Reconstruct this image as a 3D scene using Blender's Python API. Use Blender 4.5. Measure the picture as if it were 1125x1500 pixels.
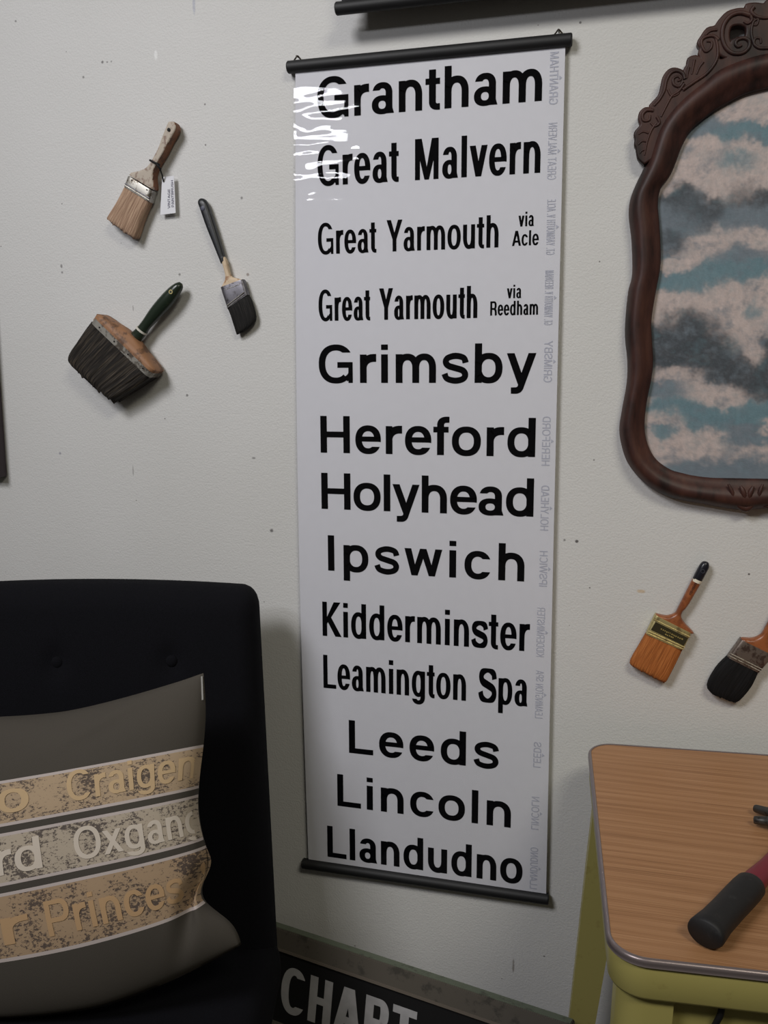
import bpy, bmesh, math, random
from mathutils import Vector, Matrix, noise
random.seed(7)
S = bpy.context.scene
COL = S.collection
for o in list(bpy.data.objects): bpy.data.objects.remove(o)

# ------------------------------------------------------------------ camera, light, exposure
F_PX = 1304.14
CAM = Vector((0.39315, -1.77436, 1.49584))
YAW, PITCH, ROLL = 0.263264519, 0.156440367, -0.00385717586
_sy, _cy, _sp, _cp = math.sin(YAW), math.cos(YAW), math.sin(PITCH), math.cos(PITCH)
FWD = Vector((-_sy*_cp, _cy*_cp, -_sp)); _r = Vector((_cy, _sy, 0)); _u = _r.cross(FWD)
RIGHT = _r*math.cos(ROLL) + _u*math.sin(ROLL); UP = _u*math.cos(ROLL) - _r*math.sin(ROLL)
cd = bpy.data.cameras.new('camera'); cam = bpy.data.objects.new('camera', cd); COL.objects.link(cam)
cd.sensor_width = 36; cd.sensor_fit = 'AUTO'; cd.lens = F_PX/1500*36; cd.clip_start = .02
cam.matrix_world = Matrix(((RIGHT.x, UP.x, -FWD.x, CAM.x), (RIGHT.y, UP.y, -FWD.y, CAM.y), (RIGHT.z, UP.z, -FWD.z, CAM.z), (0, 0, 0, 1)))
S.camera = cam

S.view_settings.view_transform = 'Standard'; S.view_settings.look = 'None'
S.view_settings.exposure = 0.0; S.view_settings.gamma = 1; S.view_settings.use_curve_mapping = False
w = bpy.data.worlds.new('world'); S.world = w; w.use_nodes = True
w.node_tree.nodes['Background'].inputs[0].default_value = (1.0, .93, .80, 1)
w.node_tree.nodes['Background'].inputs[1].default_value = .06

def area(name, loc, target, sx, sy, power, color, spread=180):
    d = bpy.data.lights.new(name, 'AREA'); d.shape = 'RECTANGLE'; d.size = sx; d.size_y = sy
    d.energy = power; d.color = color; d.spread = math.radians(spread)
    o = bpy.data.objects.new(name, d); COL.objects.link(o); o.location = loc
    o.rotation_euler = (Vector(target)-Vector(loc)).to_track_quat('-Z', 'Y').to_euler()
    return o
area('ceiling_tube_light', (-1.45, -3.1, 4.0), (-.36, 0, 1.62), 1.3, .8, 14.4, (.99, .985, 1.0), 75)
area('ceiling_tube_light', (1.9, -3.0, 4.0), (.80, 0, 1.28), 1.3, .6, 8.8, (1.0, .955, .80), 72)
area('low_tube_light', (-1.32, -2.55, 2.74), (-.3, 0, 1.9), .75, .18, 13, (.94, .95, 1.0))

# ------------------------------------------------------------------ helpers
def at(px, py, y):                       # the point of the vertical plane y seen at a pixel of the photograph
    d = FWD + RIGHT*((px-562.5)/F_PX) - UP*((py-750)/F_PX)
    return CAM + d*((y-CAM.y)/d.y)
def atz(px, py, z):
    d = FWD + RIGHT*((px-562.5)/F_PX) - UP*((py-750)/F_PX)
    return CAM + d*((z-CAM.z)/d.z)

def srgb(r, g, b):
    f = lambda c: (c/255/12.92) if c/255 <= .04045 else ((c/255+.055)/1.055)**2.4
    return (f(r), f(g), f(b), 1)

class NT:
    def __init__(s, name):
        s.m = bpy.data.materials.new(name); s.m.use_nodes = True
        s.t = s.m.node_tree; s.b = s.t.nodes['Principled BSDF']; s.out = s.t.nodes['Material Output']
    def n(s, typ, **kw):
        nd = s.t.nodes.new(typ)
        for k, v in kw.items(): setattr(nd, k, v)
        return nd
    def l(s, a, b): s.t.links.new(a, b)
    def math(s, op, a, b=None, c=None):
        nd = s.n('ShaderNodeMath', operation=op)
        for i, v in enumerate((a, b, c)):
            if v is None: continue
            if isinstance(v, (int, float)): nd.inputs[i].default_value = v
            else: s.l(v, nd.inputs[i])
        return nd.outputs[0]
    def mix(s, f, a, b):
        nd = s.n('ShaderNodeMix', data_type='RGBA')
        for i, v in ((0, f), (6, a), (7, b)):
            if isinstance(v, (int, float)): nd.inputs[i].default_value = v
            elif isinstance(v, tuple): nd.inputs[i].default_value = v
            else: s.l(v, nd.inputs[i])
        return nd.outputs[2]
    def coord(s, which='Object', scale=(1, 1, 1)):
        t = s.n('ShaderNodeTexCoord'); mp = s.n('ShaderNodeMapping'); mp.inputs['Scale'].default_value = scale
        s.l(t.outputs[which], mp.inputs[0]); return mp.outputs[0]
    def noise(s, vec, scale, detail=3, rough=.5):
        nd = s.n('ShaderNodeTexNoise'); nd.inputs['Scale'].default_value = scale
        nd.inputs['Detail'].default_value = detail; nd.inputs['Roughness'].default_value = rough
        s.l(vec, nd.inputs['Vector']); return nd.outputs[0]
    def ramp(s, fac, stops):
        nd = s.n('ShaderNodeValToRGB'); e = nd.color_ramp.elements
        while len(e) < len(stops): e.new(.5)
        for el, (p, c) in zip(e, stops): el.position = p; el.color = c
        s.l(fac, nd.inputs[0]); return nd.outputs[0]
    def bump(s, h, strength, dist):
        nd = s.n('ShaderNodeBump'); nd.inputs['Strength'].default_value = strength; nd.inputs['Distance'].default_value = dist
        s.l(h, nd.inputs['Height']); s.l(nd.outputs[0], s.b.inputs['Normal'])
    def base(s, c):
        if isinstance(c, tuple): s.b.inputs['Base Color'].default_value = c
        else: s.l(c, s.b.inputs['Base Color'])

def plain(name, c, rough=.6, metal=0, spec=.5, var=.0, vscale=30, bump=0, bscale=200):
    k = NT(name); k.b.inputs['Roughness'].default_value = rough; k.b.inputs['Metallic'].default_value = metal
    k.b.inputs['Specular IOR Level'].default_value = spec
    v = k.coord()
    if var:
        n = k.noise(v, vscale, 4); d = tuple(x*(1-var) for x in c[:3])+(1,)
        k.base(k.ramp(n, [(.35, d), (.65, c)]))
    else: k.base(c)
    if bump: k.bump(k.noise(v, bscale, 3), .6, bump)
    return k.m

def link(name, me, m, parent=None, smooth=True, auto=None):
    o = bpy.data.objects.new(name, me); COL.objects.link(o)
    for x in (m if isinstance(m, (list, tuple)) else [m]): me.materials.append(x)
    if parent:
        o.parent = parent; o.matrix_parent_inverse = parent.matrix_world.inverted() if parent.type != 'EMPTY' else Matrix.Translation(-parent.location)
    for p in me.polygons: p.use_smooth = smooth
    if auto: me.set_sharp_from_angle(angle=math.radians(auto))
    return o
def from_bm(name, bm, m, parent=None, smooth=True, auto=40, fix=True):
    if fix: bmesh.ops.recalc_face_normals(bm, faces=bm.faces[:])
    me = bpy.data.meshes.new(name); bm.to_mesh(me); bm.free()
    return link(name, me, m, parent, smooth, auto)
def tag(o, label, cat, group=None):
    o['label'] = label; o['category'] = cat
    if group: o['group'] = group
    return o
def thing(name, label, cat, loc, group=None):
    o = bpy.data.objects.new(name, None); COL.objects.link(o); o.location = loc; o.empty_display_size = .05
    return tag(o, label, cat, group)
def struct(o): o['kind'] = 'structure'; return o

def box(bm, lo, hi, bev=0, seg=2, mat=None):
    vs = [bm.verts.new((x, y, z)) for x in (lo[0], hi[0]) for y in (lo[1], hi[1]) for z in (lo[2], hi[2])]
    fs = [bm.faces.new([vs[i] for i in q]) for q in ((0, 1, 3, 2), (4, 6, 7, 5), (0, 4, 5, 1), (2, 3, 7, 6), (0, 2, 6, 4), (1, 5, 7, 3))]
    if bev:
        es = list({e for f in fs for e in f.edges})
        bmesh.ops.bevel(bm, geom=es, offset=bev, segments=seg, profile=.5, affect='EDGES')
    return vs
def tube(bm, pts, r, seg=10, closed=False, flat=1.0, axis=None, cap=True):
    pts = [Vector(p) for p in pts]; n = len(pts); rings = []
    rr = r if isinstance(r, (list, tuple)) else [r]*n
    up = None
    for i, p in enumerate(pts):
        a = pts[(i-1) % n] if closed or i > 0 else p; b = pts[(i+1) % n] if closed or i < n-1 else p
        t = (b-a).normalized()
        if up is None: up = Vector(axis) if axis else (Vector((0, 0, 1)) if abs(t.z) < .9 else Vector((0, 1, 0)))
        s = t.cross(up).normalized(); u2 = s.cross(t).normalized()
        if not axis: up = u2
        rings.append([bm.verts.new(p + s*rr[i]*math.cos(k/seg*2*math.pi) + u2*rr[i]*flat*math.sin(k/seg*2*math.pi)) for k in range(seg)])
    for i in range(n if closed else n-1):
        A, B = rings[i], rings[(i+1) % n]
        for k in range(seg): bm.faces.new((A[k], A[(k+1) % seg], B[(k+1) % seg], B[k]))
    if cap and not closed: bm.faces.new(rings[0][::-1]); bm.faces.new(rings[-1])
def smooth_pts(p, n=6):
    p = [Vector(q) for q in p]; out = []
    for i in range(len(p)-1):
        a, b, c, d = p[max(i-1, 0)], p[i], p[i+1], p[min(i+2, len(p)-1)]
        for k in range(n):
            t = k/n
            out.append(.5*((2*b)+(c-a)*t+(2*a-5*b+4*c-d)*t*t+(3*b-a-3*c+d)*t**3))
    out.append(p[-1]); return out

def super_ring(e, aspect, seg, _c={}):       # evenly spaced points round a superellipse
    key = (round(e, 2), round(aspect, 1), seg)
    if key in _c: return _c[key]
    M = 1440; P = []
    for i in range(M+1):
        a = i/M*2*math.pi; ca, sa = math.cos(a), math.sin(a)
        P.append((math.copysign(abs(ca)**(2/e), ca), math.copysign(abs(sa)**(2/e), sa)))
    L = [0.0]
    for p, q in zip(P, P[1:]): L.append(L[-1]+math.hypot((q[0]-p[0])*aspect, q[1]-p[1]))
    out = []; j = 0
    for k in range(seg):
        t = L[-1]*k/seg
        while L[j+1] < t: j += 1
        f = (t-L[j])/max(1e-12, L[j+1]-L[j]); out.append((P[j][0]+(P[j+1][0]-P[j][0])*f, P[j][1]+(P[j+1][1]-P[j][1])*f))
    _c[key] = out; return out
def loft(stations, yc, seg=32, k=.6, sub=4, jag=0, groove=0, close=True, sidemat=None, seed=0):
    """stations: (pxL, pyL, pxR, pyR, half depth, exponent[, yc]) - edges as seen in the photo, put at their own distance from the wall."""
    st = []
    for s in stations:
        y0 = s[6] if len(s) > 6 else yc
        L = at(s[0], s[1], y0-k*s[4]); R = at(s[2], s[3], y0-k*s[4]); L.y = R.y = y0
        st.append((L, R, s[4], s[5]))
    if sub > 1:
        Ls = smooth_pts([a[0] for a in st], sub); Rs = smooth_pts([a[1] for a in st], sub)
        ds = smooth_pts([Vector((a[2], a[3], 0)) for a in st], sub)
        st = [(l, r, d.x, d.y) for l, r, d in zip(Ls, Rs, ds)]
    bm = bmesh.new(); uvl = bm.loops.layers.uv.new('UVMap'); rings = []; N = len(st)
    for i, (L, R, d, e) in enumerate(st):
        c = (L+R)/2; h = (R-L)/2; ring = []
        ax = ((st[min(i+1, N-1)][0]+st[min(i+1, N-1)][1])-(st[max(i-1, 0)][0]+st[max(i-1, 0)][1])).normalized()
        for q, (X, Y) in enumerate(super_ring(e, h.length/max(d, 1e-4), seg)):
            g = 1
            if groove: g = 1+groove*noise.noise(Vector((X*14+seed, Y*6, i*.12)))
            p = c + h*X*(1+(g-1)*.4) + Vector((0, -d*Y*g, 0))
            if jag and i == 0: p += ax*jag*noise.noise(Vector((X*9+seed, Y*5, 3.3)))
            if jag and i == 1: p += ax*jag*.5*noise.noise(Vector((X*9+seed, Y*5, 3.3)))
            ring.append(bm.verts.new(p))
        rings.append(ring)
    for i in range(N-1):
        for q in range(seg):
            f = bm.faces.new((rings[i][q], rings[i][(q+1) % seg], rings[i+1][(q+1) % seg], rings[i+1][q]))
            uv = [(q/seg, i/(N-1)), ((q+1)/seg, i/(N-1)), ((q+1)/seg, (i+1)/(N-1)), (q/seg, (i+1)/(N-1))]
            for lp, x in zip(f.loops, uv): lp[uvl].uv = x
    for ring in (rings[0][::-1], rings[-1]):
        f = bm.faces.new(ring)
        for q, lp in enumerate(f.loops): lp[uvl].uv = (q/seg, 0.0)
    bmesh.ops.recalc_face_normals(bm, faces=bm.faces[:])
    if sidemat is not None:
        for f in bm.faces:
            if f.normal.y > -.5: f.material_index = sidemat
    return bm
def prism(polys, extrude, bevel, name='tmp', res=2):
    """2D closed outlines (holes allowed) in (x, z) turned into a bevelled slab standing in the wall plane, its middle at y = 0."""
    cu = bpy.data.curves.new(name, 'CURVE'); cu.dimensions = '2D'; cu.fill_mode = 'BOTH'; cu.extrude = extrude; cu.bevel_depth = bevel; cu.bevel_resolution = res
    for P in polys:
        sp = cu.splines.new('POLY'); sp.points.add(len(P)-1); sp.use_cyclic_u = True
        for q, (x, z) in zip(sp.points, P): q.co = (x, z, 0, 1)
    o = bpy.data.objects.new(name, cu); COL.objects.link(o); bpy.context.view_layer.update()
    dg = bpy.context.evaluated_depsgraph_get()
    me = bpy.data.meshes.new_from_object(o.evaluated_get(dg)); bpy.data.objects.remove(o); bpy.data.curves.remove(cu)
    me.transform(Matrix(((1, 0, 0, 0), (0, 0, -1, 0), (0, 1, 0, 0), (0, 0, 0, 1))))
    return me

# ------------------------------------------------------------------ a grotesque alphabet: cap height 1
XH = .745
class Pen:
    def __init__(s, w, t): s.w, s.t, s.q = w, t, []
    def rect(s, a, b, c, d): s.q.append([(a, b), (c, b), (c, d), (a, d)])
    def poly(s, *p): s.q.append(list(p))
    def ring(s, cx, cy, rx, ry, a0, a1, wx=None, wy=None, h0=False, h1=False, n=2.25, N=None):
        wx = wx or s.w; wy = wy or s.t; N = N or max(8, int(abs(a1-a0)/6)); e = 2/n
        def P(a, X, Y):
            c, d = math.cos(a), math.sin(a)
            return (cx+X*math.copysign(abs(c)**e, c), cy+Y*math.copysign(abs(d)**e, d))
        a0, a1 = math.radians(a0), math.radians(a1)
        def inner(a):
            sn = math.sin(a); v = min(.9999, (abs(sn)**e*ry/(ry-wy))**(1/e))
            b = math.asin(v); c = math.cos(a)
            b = b if c >= 0 else math.pi-b
            b = b if sn >= 0 else -b
            while b-a > math.pi: b -= 2*math.pi
            while b-a < -math.pi: b += 2*math.pi
            return b
        i0 = inner(a0) if h0 else a0; i1 = inner(a1) if h1 else a1
        prev = None
        for k in range(N+1):
            t = k/N
            cur = (P(a0+(a1-a0)*t, rx, ry), P(i0+(i1-i0)*t, rx-wx, ry-wy))
            if prev: s.q.append([prev[0], cur[0], cur[1], prev[1]])
            prev = cur
    def spine(s, pts, wid):
        P = smooth_pts([Vector((x, y, 0)) for x, y in pts], 5); W = smooth_pts([Vector((v, 0, 0)) for v in wid], 5)
        prev = None
        for i, p in enumerate(P):
            t = (P[min(i+1, len(P)-1)]-P[max(i-1, 0)]).normalized(); nn = Vector((-t.y, t.x, 0))*W[i].x/2
            cur = ((p+nn).xy[:], (p-nn).xy[:])
            if prev: s.q.append([prev[0], cur[0], cur[1], prev[1]])
            prev = cur
def glyph(ch, w, t):
    p = Pen(w, t); X = XH; r = p.rect; R = p.ring; L = .09
    def arch(x0, x1, y1=X): R((x0+x1)/2, y1-.36, (x1-x0)/2, .372, 0, 180, wy=t*1.08)
    def bowl(x0, x1): R((x0+x1)/2, X/2, (x1-x0)/2, X/2+.014, 0, 360, wx=w*.97, wy=t)
    adv = None
    if ch == 'a':
        r(.665-w, .05, .665, X-.25); R(.375, X-.25, .29, .264, 0, 166, h1=True, wy=t*.95); R(.365, .215, .3, .229, 0, 360, wy=t*.85); p.poly((.665-w, 0), (.71, 0), (.70, .035), (.665, .13), (.665-w, .13)); adv = .76
    elif ch == 'b': r(L, 0, L+w, 1); bowl(L, .79); adv = .845
    elif ch == 'c': R(.4, X/2, .35, X/2+.014, 24, 336, h0=True, h1=True); adv = .765
    elif ch == 'd': r(.76-w, 0, .76, 1); bowl(.06, .76); adv = .845
    elif ch == 'e': R(.4, X/2, .35, X/2+.014, -7, 334, h1=True); r(.4-.3, X/2-.05, .4+.345, X/2-.05+t*.86); adv = .78
    elif ch == 'f': r(.11, 0, .11+w, .8); r(.01, X-t*.95, .41, X); R(.36, .79, .25, .22, 90, 180); r(.355, 1.01-t, .43, 1.01); adv = .44
    elif ch == 'g': bowl(.06, .76); r(.76-w, 0, .76, X); R(.41, -.0, .35, .235, 196, 360, h0=True); adv = .845
    elif ch == 'h': r(L, 0, L+w, 1); arch(L, .76); r(.76-w, 0, .76, X-.36); adv = .845
    elif ch == 'i': r(L, 0, L+w, X); r(L, .86, L+w, 1); adv = .18+w
    elif ch == 'l': r(L, 0, L+w, 1); adv = .18+w
    elif ch == 'm':
        r(L, 0, L+w, X); c = .62; arch(L, c+w/2); r(c-w/2, 0, c+w/2, X-.36); arch(c-w/2, 1.15); r(1.15-w, 0, 1.15, X-.36); adv = 1.24
    elif ch == 'n': r(L, 0, L+w, X); arch(L, .76); r(.76-w, 0, .76, X-.36); adv = .845
    elif ch == 'o': R(.42, X/2, .375, X/2+.014, 0, 360); adv = .84
    elif ch == 'p': r(L, -.26, L+w, X); bowl(L, .79); adv = .845
    elif ch == 'r': r(L, 0, L+w, X); R(.47, X-.37, .38, .382, 84, 180, wy=t*1.3); r(.47, X+.012-t*1.3, .53, X+.012); adv = .545
    elif ch == 's':
        p.spine([(.645, .515), (.59, .64), (.385, .69), (.19, .64), (.135, .54), (.2, .44), (.385, .38), (.575, .315), (.635, .205), (.575, .1), (.38, .056), (.17, .11), (.105, .235)], [w*.88, w*.85, t, w*.85, w*.88, w*.9, w*.9, w*.9, w*.88, w*.85, t, w*.85, w*.88]); adv = .76
    elif ch == 't': r(.11, .19, .11+w, .95); r(.01, X-t*.95, .42, X); R(.35, .19, .24, .203, 180, 270); r(.345, -.013, .42, t-.013); adv = .46
    elif ch == 'u': r(.755-w, 0, .755, X); r(.085, .36, .085+w, X); R(.42, .36, .335, .374, 180, 360, wy=t*1.08); adv = .845
    elif ch == 'v': a = .02; b = .74; m = .38; d = w*1.08; p.poly((a, X), (a+d, X), (m+d*.48, 0), (m-d*.48, 0)); p.poly((b-d, X), (b, X), (m+d*.48, 0), (m-d*.48, 0)); adv = .76
    elif ch == 'w':
        d = w*1.02
        for a, m in ((.02, .295), (.53, .295), (.53, .765), (1.04, .765)):
            q = d if a in (.02, 1.04) else d*.95
            x0 = a if a == .02 else (a-q if a == 1.04 else a-q/2)
            p.poly((x0, X), (x0+q, X), (m+d*.45, 0), (m-d*.45, 0))
        adv = 1.06
    elif ch == 'x': d = w*1.12; p.poly((.03, X), (.03+d, X), (.74, 0), (.74-d, 0)); p.poly((.73-d, X), (.73, X), (.02+d, 0), (.02, 0)); adv = .77
    elif ch == 'y':
        d = w*1.06; m = .385; p.poly((.02, X), (.02+d, X), (m+d*.4, .06), (m-d*.45, -.02)); p.poly((.75-d, X), (.75, X), (m+d*.33, -.13), (m-d*.45, -.02))
        p.spine([(m+d*.0, .0), (m-.005, -.10), (m-.08, -.185), (m-.25, -.195)], [w*.9, w*.85, t*1.05, t*1.0]); adv = .77
    elif ch == 'A': m = .5; d = w*1.1; p.poly((.01, 0), (.01+d, 0), (m+d*.42, 1), (m-d*.6, 1)); p.poly((.99-d, 0), (.99, 0), (m+d*.6, 1), (m-d*.42, 1)); r(.25, .22, .75, .22+t); adv = 1.0
    elif ch == 'B': r(L, 0, L+w, 1); [r(L, y, .55, y+t) for y in (0, .47, 1-t)]; R(.55, .735, .32, .265, -90, 90); R(.55, .3, .36, .3, -90, 90); adv = .98
    elif ch == 'C': R(.53, .5, .47, .516, 35, 325, h0=True, h1=True); adv = 1.02
    elif ch == 'D': r(L, 0, L+w, 1); r(L, 0, .45, t); r(L, 1-t, .45, 1); R(.45, .5, .48, .5, -90, 90); adv = 1.0
    elif ch == 'E': r(L, 0, L+w, 1); r(L, 0, .82, t); r(L, 1-t, .8, 1); r(L, .5-t/2, .76, .5+t/2); adv = .9
    elif ch == 'F': r(L, 0, L+w, 1); r(L, 1-t, .8, 1); r(L, .48-t/2, .72, .48+t/2); adv = .85
    elif ch == 'G': R(.53, .5, .475, .516, 33, 312, h0=True); r(.57, .4, .99, .4+t*.95); r(.99-w*.66, 0, .99, .5); p.spine([(.80, .10), (.88, .16), (.93, .26)], [w*.8, w*.8, w*.6]); adv = 1.07
    elif ch == 'H': r(L, 0, L+w, 1); r(.91-w, 0, .91, 1); r(L, .5-t/2, .91, .5+t/2); adv = 1.0
    elif ch == 'I': r(L, 0, L+w, 1); adv = .18+w
    elif ch == 'K': r(L, 0, L+w, 1); d = w*1.35; p.poly((L+w, .36), (L+w, .56-.0), (.93-d, 1), (.95, 1)); p.poly((.40, .67), (.40-w*.62, .51), (.99-d, 0), (.99, 0)); adv = .99
    elif ch == 'L': r(L, 0, L+w, 1); r(L, 0, .80, t); adv = .83
    elif ch == 'M': r(L, 0, L+w*.93, 1); r(1.07-w*.93, 0, 1.07, 1); d = w*1.25; p.poly((L, 1), (L+d, 1), (.58+w*.42, 0), (.58-w*.42, 0)); p.poly((1.07-d, 1), (1.07, 1), (.58+w*.42, 0), (.58-w*.42, 0)); adv = 1.16
    elif ch == 'N': r(L, 0, L+w*.95, 1); r(.91-w*.95, 0, .91, 1); p.poly((L, 1), (L+w*1.12, 1), (.91, 0), (.91-w*1.12, 0)); adv = 1.0
    elif ch in 'O0': R(.53, .5, .48, .516, 0, 360); adv = 1.06
    elif ch in 'PR':
        r(L, 0, L+w, 1); y = .40 if ch == 'R' else .36; r(L, y, .58, y+t); r(L, 1-t, .58, 1); R(.58, (1+y)/2, .32, (1-y)/2, -90, 90)
        if ch == 'R': p.spine([(.6, .44), (.74, .38), (.80, .24), (.81, .1), (.83, 0)], [t, w*.95, w, w, w])
        adv = 1.0 if ch == 'R' else .94
    elif ch == 'S':
        p.spine([(.80, .69), (.74, .86), (.465, .935), (.2, .87), (.135, .735), (.22, .6), (.465, .515), (.72, .42), (.795, .28), (.72, .135), (.465, .065), (.18, .14), (.1, .31)], [w, w*.95, t, w*.95, w, w, w, w, w, w*.95, t, w*.95, w]); adv = .92
    elif ch == 'T': r(.02, 1-t, .82, 1); r(.42-w/2, 0, .42+w/2, 1); adv = .84
    elif ch == 'U': r(L, .36, L+w, 1); r(.91-w, .36, .91, 1); R(.5, .36, .41, .376, 180, 360); adv = 1.0
    elif ch == 'V': d = w*1.1; m = .47; p.poly((.01, 1), (.01+d, 1), (m+d*.5, 0), (m-d*.5, 0)); p.poly((.93-d, 1), (.93, 1), (m+d*.5, 0), (m-d*.5, 0)); adv = .94
    elif ch == 'W':
        for a, m in ((.02, .36), (.68, .36), (.68, 1.0), (1.34, 1.0)):
            d = w*1.05; x0 = a if a == .02 else (a-d if a == 1.34 else a-d/2); p.poly((x0, 1), (x0+d, 1), (m+d*.47, 0), (m-d*.47, 0))
        adv = 1.36
    elif ch == 'Y': d = w*1.15; m = .47; p.poly((.01, 1), (.01+d, 1), (m+w*.5, .38), (m-w*.5, .38)); p.poly((.93-d, 1), (.93, 1), (m+w*.5, .38), (m-w*.5, .38)); r(m-w/2, 0, m+w/2, .4); adv = .94
    elif ch == '.': r(L, 0, L+w, t*1.2); adv = .18+w
    else: adv = .56
    return p.q, adv
def lay(text, w=.182, t=.145, cond=1.0, space=0.0):
    """glyphs side by side; cond squeezes the letters, stems keep their weight."""
    out = []; x = 0; n0 = n1 = None
    for ch in text:
        q, adv = glyph(ch, w/cond, t)
        for P in q: out.append([(x+a*cond, b) for a, b in P])
        x += adv*cond+space
    return out
def fit(text, x0, x1, z0, cap, w=.182, t=.145, cond=1.0, free=False):
    """letters between x0 and x1 on the base line z0; 'free' keeps the letter width and opens the spacing instead."""
    def ext(q):
        xs = [a for P in q for a, b in P]; return min(xs), max(xs)
    sp = 0.0
    if free:
        q = lay(text, w, t, cond, 0); a, b = ext(q)
        sp = ((x1-x0)/cap-(b-a))/(len(text)-1)
        q = lay(text, w, t, cond, sp)
    else:
        for _ in range(6):
            q = lay(text, w, t, cond, 0); a, b = ext(q); cond *= ((x1-x0)/cap)/(b-a)
        q = lay(text, w, t, cond, 0)
    a, b = ext(q)
    return [[(x0+(X-a)*cap, z0+Z*cap) for X, Z in P] for P in q]
def flat_letters(name, polys, fn, m, parent, step=6e-6):
    bm = bmesh.new()
    for i, P in enumerate(polys):
        vs = [bm.verts.new(fn(x, z, i % 9*step)) for x, z in P]
        try: bm.faces.new(vs)
        except ValueError: pass
    return from_bm(name, bm, m, parent, smooth=False, auto=None, fix=False)

# ------------------------------------------------------------------ room
k = NT('painted_wall'); v = k.coord()
big = k.noise(v, 2.2, 3); peel = k.noise(v, 240, 3, .6); mid = k.noise(v, 75, 2)
c = k.ramp(big, [(.3, srgb(205, 204, 202)), (.7, srgb(211, 210, 209))])
sp = k.n('ShaderNodeTexVoronoi'); sp.inputs['Scale'].default_value = 26; sp.inputs['Randomness'].default_value = 1; k.l(v, sp.inputs['Vector'])
rnd = k.n('ShaderNodeSeparateColor'); k.l(sp.outputs['Color'], rnd.inputs[0])
siz = k.math('MULTIPLY', rnd.outputs[0], .055)
speck = k.math('LESS_THAN', sp.outputs['Distance'], siz); speck = k.math('MULTIPLY', speck, k.math('GREATER_THAN', rnd.outputs[1], .86))
c = k.mix(k.math('MULTIPLY', speck, .62), c, srgb(70, 62, 60))
geo = k.n('ShaderNodeNewGeometry')
def mark(c, px, py, r, amt, col, sx=1.0, sz=1.0):
    P = at(px, py, 0); sub = k.n('ShaderNodeVectorMath', operation='SUBTRACT'); k.l(geo.outputs['Position'], sub.inputs[0]); sub.inputs[1].default_value = P
    mul = k.n('ShaderNodeVectorMath', operation='MULTIPLY'); k.l(sub.outputs[0], mul.inputs[0]); mul.inputs[1].default_value = (1/sx, 1, 1/sz)
    ln = k.n('ShaderNodeVectorMath', operation='LENGTH'); k.l(mul.outputs[0], ln.inputs[0])
    d = k.math('ADD', ln.outputs['Value'], k.math('MULTIPLY', k.math('SUBTRACT', mid, .5), r*.8))
    f = k.n('ShaderNodeMapRange'); k.l(d, f.inputs[0]); f.inputs[1].default_value = r*.5; f.inputs[2].default_value = r; f.inputs[3].default_value = amt; f.inputs[4].default_value = 0
    return k.mix(f.outputs[0], c, col)
DK = srgb(60, 54, 54)
for a in [(150, 91, .0035, .7, DK), (157, 91, .0025, .6, DK), (163, 90, .0025, .5, DK), (23, 31, .0035, .6, DK), (122, 113, .003, .6, DK), (90, 390, .004, .6, DK, .8, 1.4), (91, 399, .003, .6, DK),
          (284, 6, .008, .35, srgb(120, 130, 165), .5, 3), (228, 80, .009, .6, srgb(240, 240, 240), .5, 1.2), (88, 664, .004, .5, srgb(90, 90, 120)), (398, 777, .005, .75, DK), (372, 671, .004, .6, DK, 1.4, .7),
          (845, 793, .0042, .85, DK), (827, 791, .003, .6, DK), (939, 866, .006, .55, srgb(196, 160, 105), 1.6, .8), (1097, 841, .003, .85, DK), (195, 690, .006, .4, DK, .3, 2.2), (752, 1415, .011, .55, srgb(85, 70, 55), .25, 1.9),
          (263, 402, .0035, .6, DK), (363, 402, .004, .6, srgb(110, 85, 70)), (274, 579, .004, .65, DK), (850, 33, .003, .75, DK), (354, 290, .0035, .6, DK), (195, 451, .004, .5, DK, .35, 2)]:
    c = mark(c, *a)
k.base(c); k.b.inputs['Roughness'].default_value = .55; k.b.inputs['Specular IOR Level'].default_value = .3
k.bump(k.math('ADD', peel, k.math('MULTIPLY', mid, .45)), .55, .0018)
bm = bmesh.new(); box(bm, (-3.2, 0, 0), (3.2, .12, 3.3)); struct(from_bm('wall_back', bm, k.m, smooth=False, auto=None))
bm = bmesh.new(); box(bm, (-3.2, -4.2, -.06), (3.2, .12, 0)); struct(from_bm('floor', bm, plain('grey_floor', srgb(66, 62, 58), .5, var=.2, vscale=5), smooth=False, auto=None))
bm = bmesh.new(); box(bm, (-3.2, -.014, 0), (3.2, 0, .09), .003); struct(from_bm('baseboard_back', bm, plain('dark_baseboard', srgb(70, 66, 62), .5)))

# ------------------------------------------------------------------ the hanging blind of place names
black = plain('black_rail', srgb(20, 20, 22), .58, bump=.0002, bscale=400)
ink = plain('black_ink', srgb(6, 6, 9), .9, spec=.04)
pale_ink = plain('pale_grey_ink', srgb(176, 178, 192), .6, spec=.2)
paper = plain('white_blind_linen', srgb(211, 211, 219), .6, spec=.3, var=.02, vscale=60, bump=.00015, bscale=900)
k = NT('clear_plastic_film'); k.t.nodes.remove(k.b)
tr = k.n('ShaderNodeBsdfTransparent'); gl = k.n('ShaderNodeBsdfGlossy'); gl.inputs['Roughness'].default_value = .03
lw = k.n('ShaderNodeLayerWeight'); fz = k.math('ADD', k.math('MULTIPLY', k.math('POWER', lw.outputs['Facing'], 5), .9), .03); mx = k.n('ShaderNodeMixShader')
k.l(fz, mx.inputs[0]); k.l(tr.outputs[0], mx.inputs[1]); k.l(gl.outputs[0], mx.inputs[2]); k.l(mx.outputs[0], k.out.inputs[0]); film_m = k.m

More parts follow.
